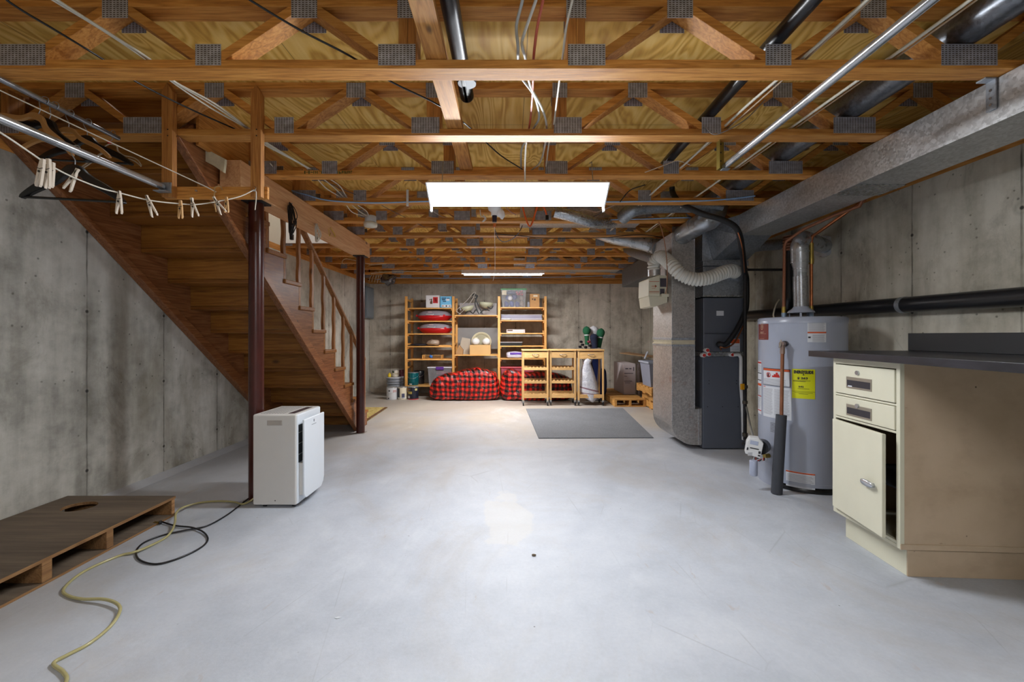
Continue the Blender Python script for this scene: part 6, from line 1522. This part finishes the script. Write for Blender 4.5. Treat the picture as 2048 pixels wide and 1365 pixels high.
for i, (x, y, x2) in enumerate(((1162, 684, 1172), (1165, 690, 1174), (1160, 694, 1172), (1178, 684, 1180), (1171, 695, 1178), (1180, 692, 1182))):
    t = thing('golf_club', at(x2, 697, 7.75), ['iron club head pointing left, topmost of the left cluster', 'iron club head, middle of the left cluster', 'iron club head, lowest of the left cluster', 'reddish-gripped club head below the left green headcover', 'iron club head low in the middle of the golf bag', 'iron club head by the navy headcover'][i], 'golf club', 'golf clubs in the bag')
    MB().blob(at(x, y, 7.72), (.032, .02, .022), .8, .006, 20, i, 14, 8).build('club_head', plain('#1a1c24', .3, .5) if i != 3 else plain('#7a2438', .4), t)
    MB().cyl(at(x, y, 7.72), at(x2 + 3, 705, 7.78), .005, 8).build('shaft', M_CHROME, t)

# ================================================================== FAR RIGHT CORNER: PALLETS AND BOXES
def pallet(x0, x1, y0, y1, z0, label, top_mat=W_PALLET, nb=5):
    t = thing('wooden_pallet', ((x0 + x1) / 2, (y0 + y1) / 2, z0), label, 'pallet', 'pale wooden shipping pallets')
    H = .125; wd = (y1 - y0) / (nb + (nb - 1) * .4)
    for i in range(nb):
        y = y0 + i * wd * 1.4; MB().box(x0, x1, y, y + wd, z0 + H - .018, z0 + H).build('top_board', top_mat, t, .001)
    for i in (0, nb // 2, nb - 1):
        y = y0 + i * wd * 1.4; MB().box(x0, x1, y, y + wd, z0 + .001, z0 + .017).build('bottom_board', W_PALLET, t, .001)
    for x in (x0, (x0 + x1) / 2 - .019, x1 - .038):
        MB().box(x, x + .038, y0, y1, z0 + .0175, z0 + H - .0185).build('stringer', W_PALY, t, .001)
    return t
pallet(1.72, 2.24, 7.05, 8.55, 0, 'long low pallet on the floor nearest the third cart')
pallet(2.245, 2.84, 6.45, 7.25, 0, 'bottom pallet of the stack by the galvanized duct')
pallet(2.235, 2.84, 6.45, 7.25, .126, 'second pallet of the stack by the galvanized duct')
pallet(2.15, 2.84, 6.50, 7.28, .252, 'top pallet of the stack, under the grey bin')
bxw = thing('large_carton', (2.22, 8.0, .15), 'tall white printed carton standing on the long low pallet', 'box')
MB().box(2.02, 2.235, 7.62, 8.35, .126, .68).build('carton', plain('#bdb3b6', .6, 0, .05), bxw, .004)
m = MB(); [m.box(a, b, 7.617, 7.6205, c, d) for a, b, c, d in ((2.05, 2.10, .58, .60), (2.12, 2.16, .58, .60), (2.19, 2.205, .55, .62), (2.03, 2.19, .50, .512), (2.03, 2.08, .45, .458), (2.03, 2.17, .36, .37), (2.04, 2.14, .33, .338))]; m.build('printed_text', plain('#5c5660', .6), bxw)
MB().box(2.245, 2.52, 7.42, 7.60, .13, .70).build('glass_case', plain('#4c4038', .2, 0, .3, 6), label='dark brown wrapped panel beside the tall white carton', cat='panel')
m = MB(); m.bar((2.12, 7.60, .14), (2.62, 6.98, .10), .10, .012); 
gbn = thing('plastic_bin', (2.38, 6.85, .378), 'grey plastic bin with an oval handle on top of the pallet stack', 'bin')
q = [(2.18, 6.62), (2.62, 6.62), (2.62, 7.02), (2.18, 7.02)]; Q = [(2.14, 6.58), (2.66, 6.58), (2.66, 7.06), (2.14, 7.06)]
m = MB(); m.add([Vector((x, y, .379)) for x, y in q] + [Vector((x, y, .76)) for x, y in Q], [(3, 2, 1, 0)] + [(i, (i + 1) % 4, 4 + (i + 1) % 4, 4 + i) for i in range(4)]); m.build('bin_body', plain('#8b90a2', .45), gbn)
m = MB(); m.box(2.12, 2.68, 6.56, 6.59, .745, .775); m.box(2.12, 2.68, 7.05, 7.08, .745, .775); m.box(2.12, 2.15, 6.59, 7.05, .745, .775); m.box(2.65, 2.68, 6.59, 7.05, .745, .775); m.build('bin_rim', plain('#a3a9ba', .4), gbn, .004)
MB().tube(smooth_path([(2.24, 6.575, .76), (2.29, 6.55, .80), (2.38, 6.545, .81), (2.47, 6.55, .80), (2.52, 6.575, .76)], 5), .012, 10).build('bin_handle', plain('#a3a9ba', .4), gbn)
MB().bar((1.99, 7.5, 1.0 - .12), (2.70, 6.98, .79), .40, .012, (0, 0, 1)).build('fiberboard_sheet', plain('#8a6a48', .8), label='thin brown board leaning behind the grey bin', cat='board')
MB().bar(at(1289, 718, 6.9), at(1295, 704, 7.1), .025, .012).build('plastic_strip', plain('#b3b8c6', .4), label='pale plastic strip sticking up out of the grey bin', cat='plastic strip')
MB().box(1.62, 1.78, 7.95, 8.6, .0, .09).build('wood_block', W_PALLET, bevel=.002, label='pale wood block on the floor behind the third cart', cat='wood block')
# litter on the floor
m = MB(); p = fl(675, 1237); m.add([p + Vector((-.015, 0, .001)), p + Vector((.0, -.006, .003)), p + Vector((.018, .003, .001)), p + Vector((0, .007, .004)), p + Vector((-.015, 0, .0004)), p + Vector((.0, -.006, .0005)), p + Vector((.018, .003, .0004)), p + Vector((0, .007, .0005))], [(0, 1, 2, 3), (7, 6, 5, 4), (0, 4, 5, 1), (1, 5, 6, 2), (2, 6, 7, 3), (3, 7, 4, 0)])
m.build('paper_scrap', M_PAPER, label='tiny white paper scrap on the open floor, lower left of centre', cat='paper scrap')
p = fl(1068, 1113); MB().blob(p + Vector((0, 0, .006)), (.012, .006, .006), 1, .002, 60, 3, 14, 8, .0005).build('pebble', plain('#6d604e', .8), label='small brown crumb on the middle of the floor', cat='crumb')
